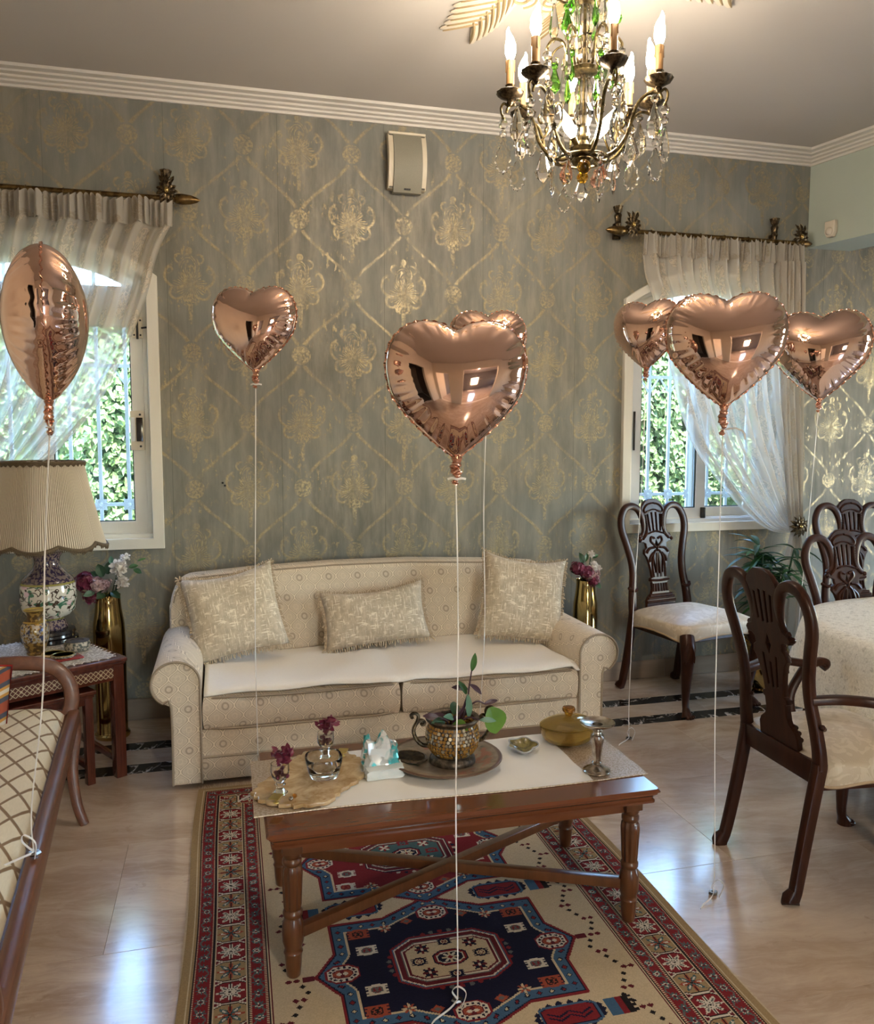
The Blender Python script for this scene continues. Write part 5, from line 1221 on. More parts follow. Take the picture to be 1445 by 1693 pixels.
x, y = nl(-.045, -.045); side_table('side_table', 'middle side table nested under the lamp table', x, y, .215, .25, .405, .034, False)
x, y = nl(-.055, -.035); side_table('side_table', 'smallest side table nested innermost under the lamp table', x, y, .160, .235, .345, .030, False)
t = thing('doily', 'white scalloped crochet cloth on the lamp side table', 'doily', (*NC, NZ), NR)
def dly(u, v, dz=0.):
    a = 2 * PI * u; e = 1.0 / max(abs(math.cos(a)), abs(math.sin(a))); e = min(e, 1.34) * v; sc = 1 + (.022 * math.cos(a * 64) if v > .9 else 0); return (.272 * e * math.cos(a) * sc, .278 * e * math.sin(a) * sc, .0015 + .0008 * math.sin(a * 32) * (v > .8) + dz)
mb = MB().grid(dly, 256, 8); mb.obj('crochet', M['doily'], t, smooth=False)
mb = MB()
for k in range(128):
    p = dly(k / 128, 1.0); mb.ball((p[0], p[1], .0025), (.006, .006, .0022), 6, 4)
o = mb.obj('picot_edge', M['doily'], t); o['kind'] = 'stuff'
NT = NZ + .0032
# table lamp
LX, LY = -.790, 4.015
lamp = thing('table_lamp', 'cloisonne flower vase lamp with pleated cream shade by the left window', 'table lamp', (LX, LY, NT))
MB().lathe([(0, 0), (.118, 0), (.122, .006), (.120, .018), (.108, .024), (.106, .034), (.112, .040), (.108, .052), (.085, .058), (0, .058)], 36).obj('base', M['black'], lamp)
MB().lathe([(.0, .058), (.076, .058), (.080, .066), (.074, .082), (.066, .098), (.072, .110), (.100, .126), (.114, .150), (.120, .200), (.118, .262), (.108, .290), (.080, .318), (.060, .338), (.054, .360), (.056, .385), (.066, .402), (.070, .408), (.060, .412), (0, .412)], 44).obj('vase_body', M['cloi'], lamp)
o = MB().tube([(0, 0, .41), (0, 0, .80)], .008, 10).obj('stem', M['brass'], lamp)
MB().lathe([(.018, .42), (.022, .43), (.014, .45), (.012, .50), (0, .50)], 16).obj('socket', M['brass'], o)
def shade(u, v, dr=0.):
    a = 2 * PI * u; k = abs(math.cos(a * 4)); r = .172 + .085 * v ** 1.15; r *= 1 - .055 * v * (1 - k) ** 1.0 - .018 * (1 - k); r += .0012 * math.sin(a * 170) + dr
    z = .820 - .385 * v + .022 * v ** 4 * (1 - k) ; return (r * math.cos(a), r * math.sin(a), z)
sh = MB().grid(shade, 680, 12); si = MB().grid(lambda u, v: shade(u, v, -.004), 200, 6); sh.add(si.v, [q[::-1] for q in si.f]); o = sh.obj('shade', M['shade'], lamp, angle=0)
for v_, rr_ in ((0., .007), (1., .008)):
    mb = MB(); mb.tube([shade(i / 160, v_, .002) for i in range(160)], rr_, 6, closed=True)
    for i in range(220):
        p = shade(i / 220, v_, .003); mb.tube([p, (p[0] * 1.01, p[1] * 1.01, p[2] - .008), (p[0] * (1.005 + .01 * math.sin(i * 5)), p[1] * 1.005, p[2] - .015 - .005 * math.sin(i * 7.3))], [.005, .004, .002], 4)
    mb.obj('fringe_braid', M['trim'], o, smooth=False)
mb = MB()
for k in range(3): a = 2 * PI * k / 3; mb.tube([(0, 0, .79), (.168 * math.cos(a), .168 * math.sin(a), .815)], .0025, 6)
mb.ball((0, 0, .81), .012); mb.obj('shade_spider', M['brass'], lamp)
vx_, vy_ = -.800, 3.770
t = thing('small_vase', 'small gold enamelled vase in front of the lamp', 'vase', (vx_, vy_, NT))
MB().lathe([(0, 0), (.034, 0), (.037, .006), (.032, .012), (.040, .022), (.052, .060), (.058, .100), (.056, .122), (.044, .140), (.032, .150), (.030, .170), (.036, .186), (.043, .192), (.041, .195), (.033, .188), (.026, .168), (.0, .10)], 32).obj('body', M['vaseg'], t)
MB().lathe([(.0425, .191), (.0445, .1935), (.0425, .196), (.038, .1945), (.036, .189)], 32).obj('rim', M['goldm'], t); MB().lathe([(.044, .139), (.0465, .142), (.042, .146), (.041, .142)], 32).obj('collar', M['goldm'], t)
t = thing('stone_ashtray', 'dark ring shaped stone ashtray on the doily', 'ashtray', (-.640, 3.800, NT))
MB().lathe([(0, 0), (.046, 0), (.052, .004), (.054, .030), (.050, .040), (.030, .041), (.028, .034), (.028, .012), (0, .010)], 32).obj('body', M['coaster'], t); MB().lathe([(.030, .0405), (.050, .0402), (.051, .042), (.030, .0425), (.0285, .040)], 32).obj('rim', M['potm'], t)
for i, (lb, x, y, z, rz, mt) in enumerate((('red lacquer coaster lying under the mosaic coaster on the doily', -.655, 3.655, 0, .5, 'redcard'), ('grey mosaic coaster with scalloped edge on top of the red one', -.672, 3.665, .0085, .2, 'coaster'), ('round pale coaster beside the small gold vase', -.725, 3.735, 0, 0, 'onyx'))):
    t = thing('coaster', lb, 'coaster', (x, y, NT + z), rz, 'coasters on the lamp table')
    if mt == 'redcard': MB().box(-.055, .055, -.040, .040, 0, .0075, .003).obj('board', M[mt], t)
    else:
        mb = MB(); mb.lathe([(0, 0), (.048, 0), (.050, .004), (.048, .008), (0, .008)], 48, flute=(14, .03) if mt == 'coaster' else None); mb.obj('disc', M[mt], t); MB().lathe([(.040, .008), (.0425, .0095), (.045, .008)], 40).obj('rim', M['goldm'], t)
t = thing('photo_card', 'printed picture card in a dark mount lying at the left of the doily', 'card', (-.862, 3.600, NT), NR)
MB().box(-.075, .075, -.055, .055, 0, .004, .001).obj('mount', M['black'], t); MB().box(-.066, .066, -.047, .047, .0038, .0052).obj('print', M['photo'], t)

# ------------------------------------------------------------------ tall brass vases of flowers
def bouquet(t, z0, seed, maroon, white, leaves):
    r = random.Random(seed)
    stm = MB()
    for k, (c, R, n, mt) in enumerate(maroon + white):
        mb = MB(); wht = mt == 'whitep'; mb.ball(c, (R * (.50 if wht else .62),) * 3, 10, 7); n = int(n * (2.0 if wht else 1.7))
        for q in range(n):
            d = Vector((r.gauss(0, 1), r.gauss(0, 1), r.gauss(.2, 1))).normalized(); p = Vector(c) + d * R * (r.uniform(.25, .75) if wht else r.uniform(.55, .95))
            if wht: mb.petal(p - d * R * .1, d + Vector((r.gauss(0, .45), r.gauss(0, .45), r.gauss(0, .45))), d, R * .52, R * .46, -.5, 3)
            else:
                e1 = d.cross(Vector((.3, .2, 1))).normalized(); e2 = d.cross(e1)
                for w_ in range(4):
                    an = w_ * PI / 2 + q; mb.petal(p, e1 * math.cos(an) + e2 * math.sin(an) + d * .3, d, R * .34, R * .34, .1, 2)
        mb.obj('flower_head', M[mt], t); stm.tube(spline([(0, 0, z0 - .25), (c[0] * .3, c[1] * .3, z0 - .02), (c[0], c[1], c[2] - R * .3)], 5), .003, 5)
    stm.obj('stem', M['greend'], t)
    for b, d, l, w_, mt in leaves: MB().petal(b, d, (.1, -.9, .5), l * .85, w_ * .8, .3, 5).obj('leaf', M[mt], t)
def tall_vase(label, x, y, s):
    t = thing('brass_vase', label, 'vase', (x, y, 0), 0, 'tall polished brass vases', s)
    MB().lathe([(0, 0), (.080, 0), (.083, .006), (.083, .018), (.074, .024), (.072, .032), (.073, .30), (.0745, .48), (.072, .56), (.062, .62), (.0575, .665), (.0570, .69), (.0590, .700), (.0565, .702), (.0545, .69), (.054, .62), (0, .50)], 40).obj('body', M['brass'], t); return t
tall_vase('tall polished brass vase between the side table and the sofa', -.555, 4.165, 1.0)
t = thing('flower_bouquet', 'white maroon and pink artificial flowers in the brass vase beside the lamp', 'flowers', (-.555, 4.165, .0), 0, 'artificial flowers in brass vases')
bouquet(t, .70, 3, [((-.095, -.04, .775), .050, 34, 'maroon'), ((-.075, -.03, .700), .038, 22, 'maroon'), ((-.040, -.05, .755), .046, 28, 'pinkp'), ((.0, -.04, .760), .030, 14, 'pinkp')], [((.055, -.02, .835), .044, 60, 'whitep'), ((.085, 0, .880), .024, 26, 'whitep'), ((.070, -.03, .765), .034, 44, 'whitep')],
        [((-.02, .0, .79), (-.3, 0, 1), .075, .060, 'greend'), ((.0, .01, .80), (.2, 0, 1), .075, .05, 'greend'), ((-.03, 0, .78), (-.9, 0, .7), .07, .05, 'greend'), ((-.05, -.06, .725), (-.8, -.4, -.1), .06, .04, 'mint'), ((.10, 0, .83), (.9, 0, .25), .05, .03, 'green'), ((.12, 0, .82), (.9, 0, -.4), .05, .034, 'green'), ((.14, 0, .86), (.9, .1, .35), .05, .014, 'green'), ((.02, -.04, .72), (.5, -.5, -.2), .07, .045, 'greend'), ((-.01, -.05, .715), (-.3, -.6, -.1), .06, .05, 'greend'), ((.02, 0, .85), (0, 0, 1), .045, .03, 'mint')])
tall_vase('tall polished brass vase behind the right arm of the sofa', 1.972, 4.195, .94)
t = thing('flower_bouquet', 'maroon and white artificial flowers in the brass vase behind the sofa right arm', 'flowers', (1.972, 4.195, -.04), 0, 'artificial flowers in brass vases')
bouquet(t, .70, 8, [((-.070, -.04, .770), .044, 30, 'maroon'), ((-.020, -.05, .750), .040, 26, 'maroon'), ((.025, -.04, .725), .044, 28, 'pinkp'), ((.02, -.06, .70), .035, 22, 'maroon')], [((.020, -.02, .845), .022, 26, 'whitep'), ((.030, -.04, .775), .032, 40, 'whitep'), ((.055, -.03, .765), .026, 30, 'whitep')],
        [((-.02, .0, .79), (-.2, 0, 1), .075, .05, 'greend'), ((.0, .01, .80), (.3, 0, 1), .06, .03, 'green'), ((.04, 0, .82), (.9, 0, .5), .05, .025, 'green'), ((.03, -.04, .69), (.5, -.5, -.4), .06, .04, 'greend'), ((-.04, 0, .74), (-.8, -.2, .2), .06, .04, 'greend')])

# ------------------------------------------------------------------ bench on the left
BR = math.radians(5.08)
bench = thing('bench', 'wooden bench with cream and brown lattice fabric seat along the left wall', 'bench', (-.500, 2.44, 0), BR)
L0, L1 = -.95, .845
def bseat(u, v):
    a, b = u * 2 - 1, v * 2 - 1; x = -.275 + .250 * math.copysign(abs(a) ** .75, a); y = (L0 + L1) / 2 + ((L1 - L0) / 2 - .02) * math.copysign(abs(b) ** .82, b)
    e_ = (1 - abs(a) ** 5) * (1 - abs(b) ** 26); return (x, y, .405 + .052 * max(0, e_) ** .5 + .012 * (1 - a * a))
mb = MB().grid(bseat, 24, 60); mb.obj('seat', M['bench'], bench, angle=0)
mb = MB(); mb.box(-.50, -.02, L0 + .03, L1 - .03, .36, .412); mb.obj('seat_frame', M['walnut'], bench)
rp = [(0, L0 + i * (L1 - L0) / 20, .405 - .012 * abs(i / 10 - 1) ** 3) for i in range(21)]
MB().tube(rp, 1.0, 12, flat=(.032, .022), up=(0, 0, 1)).obj('front_rail', M['walnut'], bench)
MB().tube([(-.53, p[1], p[2]) for p in rp], 1.0, 12, flat=(.030, .020)).obj('back_rail', M['walnut'], bench)
for yy, sy in ((L1, 1), (L0, -1)):
    MB().tube([(-.53, yy, .395), (0, yy, .395)], 1.0, 12, flat=(.030, .018)).obj('end_rail', M['walnut'], bench)
    for xx, sx in ((0, 1), (-.53, -1)):
        P = spline([(xx - sx * .004, yy - sy * .01, .415), (xx + sx * .003, yy - sy * .005, .33), (xx - sx * .010, yy - sy * .03, .20), (xx + sx * .004, yy - sy * .065, .08), (xx + sx * .030, yy - sy * .085, .0)], 6)
        MB().tube(P, [.024 - .007 * i / (len(P) - 1) for i in range(len(P))], 12, flat=(1.0, .85), up=(1, 0, 0)).obj('leg', M['walnut'], bench)
    hp_ = spline([(-.02, yy + sy * .0, .405), (-.005, yy + sy * .01, .465), (-.02, yy + sy * .02, .535), (-.075, yy + sy * .028, .590), (-.18, yy + sy * .03, .612), (-.30, yy + sy * .03, .612), (-.42, yy + sy * .028, .595), (-.50, yy + sy * .02, .54), (-.515, yy + sy * .01, .465), (-.51, yy, .405)], 6)
    MB().tube(hp_, 1.0, 12, flat=(.018, .027), up=(0, 1, 0)).obj('end_hoop', M['walnut'], bench)
t = thing('kilim_cushion', 'orange red and black patterned kilim cushion at the far end of the bench', 'cushion', (-.925, 3.06, .555), math.radians(-12)); t.rotation_euler = (-.45, .06, math.radians(4))
mb = MB()
for sgn in (-1, 1):
    g0 = MB().grid(lambda u, v: ((u - .5) * .36, sgn * .055 * max(0, (1 - (2 * u - 1) ** 4) * (1 - (2 * v - 1) ** 4)) ** .5, (v - .5) * .23), 16, 16)
    if sgn > 0: g0.f = [q[::-1] for q in g0.f]
    mb.add(g0.v, g0.f)
mb.obj('cover', M['kilim'], t, angle=0, weld=True)
MB().tube([(-.18, 0, -.115), (.18, 0, -.115), (.18, 0, .115), (-.18, 0, .115)], .006, 6, closed=True).obj('edge_cord', M['redcard'], t)

# ------------------------------------------------------------------ carved dining chairs (facing +y in their own space)
def yb(z): return (-.275 + .085 * (z / .45) ** .9) if z < .45 else (-.190 - .105 * ((z - .45) / .62) ** 1.15)
def chair(name, label, loc, rz, sc, arms=False):
    t = thing(name, label, 'chair', loc, rz, None, sc); W = M['mahog']
    for sg in (-1, 1):
        leg = spline([(.212, .0), (.205, .02), (.199, .15), (.197, .30), (.198, .46)], 5)
        MB().tube([(sg * p[0], yb(p[1]) - (.012 if p[1] < .03 else 0), p[1]) for p in leg], [.026 if p[1] < .03 else .020 + .006 * p[1] for p in leg], 12, flat=(.85, 1.0), up=(1, 0, 0)).obj('leg', W, t)
        fl = spline([(.222, .248, .415), (.240, .275, .36), (.245, .282, .315), (.232, .262, .21), (.222, .250, .11), (.222, .252, .055), (.232, .272, .018), (.236, .280, .002)], 6); n = len(fl)
        o = MB().tube([(sg * p[0], p[1], p[2]) for p in fl], [float(np.interp(i / (n - 1), [0, .14, .28, .45, .62, .75, .88, 1], [.036, .040, .035, .026, .0185, .0175, .027, .030])) for i in range(n)], 12).obj('leg', W, t)
        kn = MB()
        for k in range(5):
            a = (k - 2) * .45; kn.petal((sg * (.243 + .018 * math.cos(a)), .283 + .022 * math.cos(a), .395), (sg * .25 + .5 * math.sin(a), .30, -1), (sg * .6, .7, .2), .105, .026, .15, 4)
        for k in range(4): kn.ball((sg * (.232 + (k - 1.5) * .013), .292 + .010 * math.cos((k - 1.5) * .8), .010), (.008, .016, .010), 8, 5)
        kn.obj('knee_carving', W, o)['kind'] = 'stuff'
        stl = spline([(.198, .44), (.199, .50), (.192, .57), (.180, .65), (.183, .73), (.205, .82), (.228, .90), (.226, .965), (.196, 1.018), (.150, 1.034), (.108, 1.018), (.083, .982), (.073, .935), (.077, .890), (.098, .862), (.113, .868)], 7)
        n = len(stl); o = MB().tube([(sg * p[0], yb(p[1]), p[1]) for p in stl], [float(np.interp(i / (n - 1), [0, .2, .5, .75, .85, 1], [.0245, .021, .020, .019, .013, .008])) for i in range(n)], 12, flat=(.72, 1.0), up=(0, 1, 0)).obj('back_frame', W, t)
        q = MB(); q.tube([(sg * x, yb(.575) + dy, .578 + dz) for x, dy, dz in ((.166, .006, .004), (.178, .018, -.004), (.196, .022, -.006), (.212, .016, 0), (.218, .004, .006))], .0085, 8); q.ball((sg * .219, yb(.575) + .004, .586), .010, 8, 5); q.obj('stile_scroll', W, o)
    half = [(0, 1.072), (.030, 1.070), (.058, 1.055), (.080, 1.030), (.090, .995), (.072, .955), (.070, .905), (.086, .868), (.112, .858), (.122, .845), (.114, .830), (.092, .830), (.076, .822), (.072, .800), (.088, .788), (.092, .765), (.078, .748), (.066, .715), (.056, .670), (.052, .635), (.066, .628), (.068, .612), (.057, .606), (.056, .570), (.066, .545), (.092, .525), (.104, .505), (.104, .462), (0, .462)]
    out = [(-x, z) for x, z in half[1:-1]][::-1]; out = half + [(-x, z) for x, z in half[-2:0:-1]]
    holes = []
    for x, z0, z1, w_ in ((-.037, .892, .985, .0045), (-.0125, .885, .995, .0045), (.0125, .885, .995, .0045), (.037, .892, .985, .0045), (-.024, .660, .770, .004), (.024, .660, .770, .004), (0, .655, .745, .004)):
        tl = (1 - 2 * 0) * x * .22 if z0 > .8 else x * .45
        holes.append([(x - w_, z0), (x + w_, z0), (x + tl + w_, z1), (x + tl - w_, z1)])
    holes.append([(0, .775), (.013, .808), (0, .842), (-.013, .808)])
    mb = MB(); mb.plate([out[::-1]] + holes, .020, .003); mb.v = [(x, y + yb(z), z) for x, y, z in mb.v]; sp = mb.obj('splat', W, t, angle=35)
    cv = MB(); f_ = lambda P, r, n=5: cv.tube([(p[0], yb(p[1]) + .0115, p[1]) for p in spline(P, n)], r, 6)
    for sg in (-1, 1):
        f_([(sg * .004, 1.048), (sg * .040, 1.040), (sg * .066, 1.015), (sg * .060, .995), (sg * .03, 1.004)], .0055); f_([(sg * .060, .985), (sg * .056, .930), (sg * .066, .880), (sg * .095, .848)], .0065)
        for k in range(9): z = .975 - k * .0125; cv.ball((sg * .061, yb(z) + .014, z), .0045, 6, 4)
        f_([(sg * .012, .850), (sg * .034, .858), (sg * .040, .835), (sg * .020, .815), (sg * .004, .800)], .0065); f_([(sg * .02, .80), (sg * .055, .795), (sg * .078, .772)], .0075)
        f_([(sg * .010, .785), (sg * .030, .76), (sg * .044, .70), (sg * .040, .635)], .0060); f_([(sg * .004, .77), (sg * .012, .70), (sg * .012, .635)], .0055); f_([(sg * .030, .77), (sg * .055, .745), (sg * .058, .72)], .0065)
        for k in range(3): f_([(sg * (.010 + .017 * k), .600), (sg * (.010 + .019 * k), .555)], .0060, 3)
        cv.ball((sg * .113, yb(.845) + .006, .845), (.012, .014, .012), 8, 6)
    f_([(-.064, .620), (0, .616), (.064, .620)], .0075, 4); f_([(-.052, .878), (0, .890), (.052, .878)], .005, 4); f_([(-.05, 1.0), (0, 1.012), (.05, 1.0)], .0045, 4)
    for z, w_ in ((.535, .080), (.520, .094), (.500, .102)): cv.tube([(-w_, yb(z) + .008, z), (w_, yb(z) + .008, z)], .009, 8)
    cv.obj('splat_carving', W, sp)['kind'] = 'stuff'
    MB().box(-.185, .185, yb(.43) - .014, yb(.43) + .014, .385, .462, .004).obj('rear_rail', W, t)
    mb = MB(); mb.box(-.228, .228, .205, .232, .37, .425, .004)
    for sg in (-1, 1): mb.add([(sg * x, y, z) for z in (.37, .425) for x, y in ((.185, -.19), (.205, -.19), (.235, .22), (.215, .22))], [(0, 1, 2, 3), (7, 6, 5, 4)] + [(k, (k + 1) % 4, (k + 1) % 4 + 4, k + 4) for k in range(4)])
    mb.obj('seat_rail', W, t, smooth=False)
    # overstuffed seat with a scalloped skirt
    def outline(u):
        a = 2 * PI * u; c, s_ = math.cos(a), math.sin(a); e = .34; X_ = math.copysign(abs(c) ** e, c); Y_ = math.copysign(abs(s_) ** e, s_); y = .035 + .232 * Y_; return X_ * (.232 + .034 * (y + .2) / .45), y, X_, Y_
    def seat(u, v):
        ox, oy, X_, Y_ = outline(u)
        if v < .7:
            q = v / .7; k = math.sin(q * PI / 2) if q < 1 else 1; k = q ** .8; return (ox * k, .035 + (oy - .035) * k, .462 + .050 * (1 - k ** 2.6))
        q = (v - .7) / .3; cor = min(1, (abs(X_) * abs(Y_)) ** 2.5); bot = .405 - .038 * cor; b = 1 + .018 * math.sin(q * PI); return (ox * b, .035 + (oy - .035) * b, .462 + (bot - .462) * q)
    g0 = MB().grid(seat, 96, 20); so = g0.obj('seat', M['seat'], t, angle=0)
    MB().tube([seat(i / 96, 1.0) for i in range(96)], .0055, 6, closed=True).obj('seat_cord', M['cord'], so)
    if arms:
        for sg in (-1, 1):
            P = spline([(.186, yb(.665), .665), (.215, -.14, .672), (.262, -.06, .672), (.282, .03, .655), (.272, .115, .642), (.268, .17, .650), (.272, .19, .636), (.272, .175, .624)], 6)
            o = MB().tube([(sg * p[0], p[1], p[2]) for p in P], [.022 - .006 * abs(i / len(P) - .4) for i in range(len(P))], 12, flat=(.72, 1.0), up=(0, 0, 1)).obj('arm', W, t)
            P = spline([(.272, .110, .645), (.285, .085, .59), (.280, .045, .52), (.262, .04, .45), (.252, .06, .385)], 6)
            MB().tube([(sg * p[0], p[1], p[2]) for p in P], [.017 + .008 * i / len(P) for i in range(len(P))], 12, flat=(.8, 1.0)).obj('arm_post', W, o)
    return t
c0 = chair('dining_chair', 'carved dark wooden dining chair with champagne seat under the right window', (2.487, 3.995, 0), math.radians(192), 1.03)
chair('dining_armchair', 'carved dark wooden armchair seen from behind at the dining table corner', (1.968, 2.258, 0), math.radians(-92), .965, True)
dup(c0, (2.905, 3.035, 0), math.radians(180), 'carved dark wooden dining chair at the far side of the dining table', None, .945)
dup(c0, (3.62, 3.80, 0), math.radians(176), 'carved dark wooden dining chair standing against the far wall behind another chair', None, 1.02)

# ------------------------------------------------------------------ dining table under a cream cloth
DX, DY, DZ = 3.145, 2.245, .715; DA, DB, DE = .92, .895, 2.9
def sell(a, s_=1.): c, s2 = math.cos(a), math.sin(a); return (DA * s_ * math.copysign(abs(c) ** (2 / DE), c), DB * s_ * math.copysign(abs(s2) ** (2 / DE), s2))
dt = thing('dining_table', 'dark wooden dining table hidden under the cream cloth', 'dining table', (DX, DY, 0))
mb = MB(); n = 64; vs = [(*sell(2 * PI * k / n, .985), z) for z in (DZ - .035, DZ - .004) for k in range(n)]
mb.add(vs, [(k, (k + 1) % n, (k + 1) % n + n, k + n) for k in range(n)] + [tuple(range(n, 2 * n)), tuple(reversed(range(n)))]); mb.obj('tabletop', M['mahog'], dt)
for sx in (-1, 1):
    for sy in (-1, 1):
        o = MB().lathe([(.030, 0), (.034, .02), (.026, .05), (.024, .12), (.036, .30), (.042, .42), (.034, .46), (.046, .50), (.046, DZ - .036)], 16).obj('leg', M['mahog'], dt); o.location = (sx * .56, sy * .56, 0)
tc = thing('tablecloth', 'cream tablecloth with small flower pattern over the dining table', 'tablecloth', (DX, DY, DZ))
def tcf(u, v):
    a = 2 * PI * u
    if v < .5:
        x, y = sell(a, v * 2 * 1.0); e_ = (v * 2) ** 14; return (x, y, .002 - .006 * e_)
    q = (v - .5) * 2; x, y = sell(a); cor = abs(math.sin(2 * a)) ** 5; w_ = .020 * math.sin(a * 17 + 1) + .012 * math.sin(a * 29)
    k = 1 + (q * (.020 + .075 * cor) + .010 * math.sin(min(1, q * 6) * PI / 2) + w_ * q ** 1.2 * (.4 + .6 * cor)) ; return (x * k, y * k, -.004 - q * (.325 + .055 * cor - .175 * min(1, max(0, (math.sin(a) - .80) / .12))) - .008 * min(1, q * 8))
MB().grid(tcf, 220, 40).obj('cloth', M['cloth'], tc, angle=0)

# ------------------------------------------------------------------ floor plant in a brass pot
pl = thing('potted_plant', 'leafy green floor plant in a ribbed brass pot behind the armchair', 'plant', (2.905, 3.905, 0))
pl.location = (3.03, 4.02, 0)
MB().lathe([(0, 0), (.10, 0), (.105, .01), (.10, .02), (.125, .06)] + [(.13 + .004 * (k % 2) + .012 * math.sin(k / 16 * PI), .07 + k * .0115) for k in range(17)] + [(.128, .268), (.140, .276), (.142, .284), (.132, .284), (.125, .27), (.12, .25)], 36).obj('pot', M['brass'], pl)
MB().lathe([(0, .245), (.122, .245)], 24).obj('soil', M['soil'], pl)
r = random.Random(21); sm = MB(); tips = []
for k in range(11):
    a = r.uniform(0, 2 * PI); l = r.uniform(.03, .16); h = r.uniform(.50, .86); P = spline([(.04 * math.cos(a), .04 * math.sin(a), .24), (.08 * math.cos(a), .06 * math.sin(a), .42), (l * 1.4 * math.cos(a), l * .8 * math.sin(a), h)], 5); sm.tube(P, .0055, 6); tips.append((P, a))
sm.obj('stem', M['greend'], pl)
for P, a in tips:
    for k in range(14):
        b = P[-1 - (k // 4)] if k < 12 else P[-4]; an = r.uniform(0, 2 * PI); d = Vector((math.cos(an), math.sin(an) * .8, r.uniform(-.35, .75)))
        if b[1] + d.y * .2 > .30: d.y = -abs(d.y)
        MB().petal(b, d, (0, 0, 1), r.uniform(.11, .19), r.uniform(.026, .040), .45, 6).obj('leaf', M['greend' if r.random() < .75 else 'green'], pl)

# ------------------------------------------------------------------ heart balloons
def heart_outline(n=160):
    H = [(0, -.066), (.035, -.046), (.085, -.020), (.165, -.002), (.255, 0), (.345, -.028), (.425, -.092), (.478, -.180), (.500, -.290), (.492, -.395), (.455, -.520), (.355, -.655), (.195, -.815), (.085, -.905), (.022, -.952)]
    P = np.array(spline(H + [(0, -.962)] + [(-p[0], p[1]) for p in H[:0:-1]] + [(0, -.066)], 40)); x, y = P[:-1, 0] * 32, (P[:-1, 1] + .42) * 32
    d = np.r_[0, np.cumsum(np.hypot(np.diff(x), np.diff(y)))]; s_ = np.linspace(0, d[-1], n + 1)[:-1]
    return np.interp(s_, d, x) / 32, np.interp(s_, d, y) / 32
def heart_height():
    """inflated height over the heart: a Poisson membrane solved on a grid"""
    n = 121; ox, oy = heart_outline(160); L = .56; gx_ = np.linspace(-L, L, n); XX, YY = np.meshgrid(gx_, gx_)
    ins = sdpoly(np.stack([ox, oy], 1), XX, YY) < 0; u = np.zeros((n, n)); h2 = (gx_[1] - gx_[0]) ** 2; par = (np.add.outer(np.arange(n), np.arange(n)) % 2).astype(bool)
    for it in range(420):
        for p in (par, ~par):
            q = .25 * (np.roll(u, 1, 0) + np.roll(u, -1, 0) + np.roll(u, 1, 1) + np.roll(u, -1, 1) + h2); u = np.where(ins & p, u + 1.93 * (q - u), u)
    u = np.clip(u, 0, None); return u / u.max(), gx_
HU, HG = heart_height()
def hsample(x, y):
    n = len(HG); fx = (x - HG[0]) / (HG[1] - HG[0]); fy = (y - HG[0]) / (HG[1] - HG[0]); i = np.clip(fx.astype(int), 0, n - 2); j = np.clip(fy.astype(int), 0, n - 2); a, b = fx - i, fy - j
    return (HU[j, i] * (1 - a) + HU[j, i + 1] * a) * (1 - b) + (HU[j + 1, i] * (1 - a) + HU[j + 1, i + 1] * a) * b
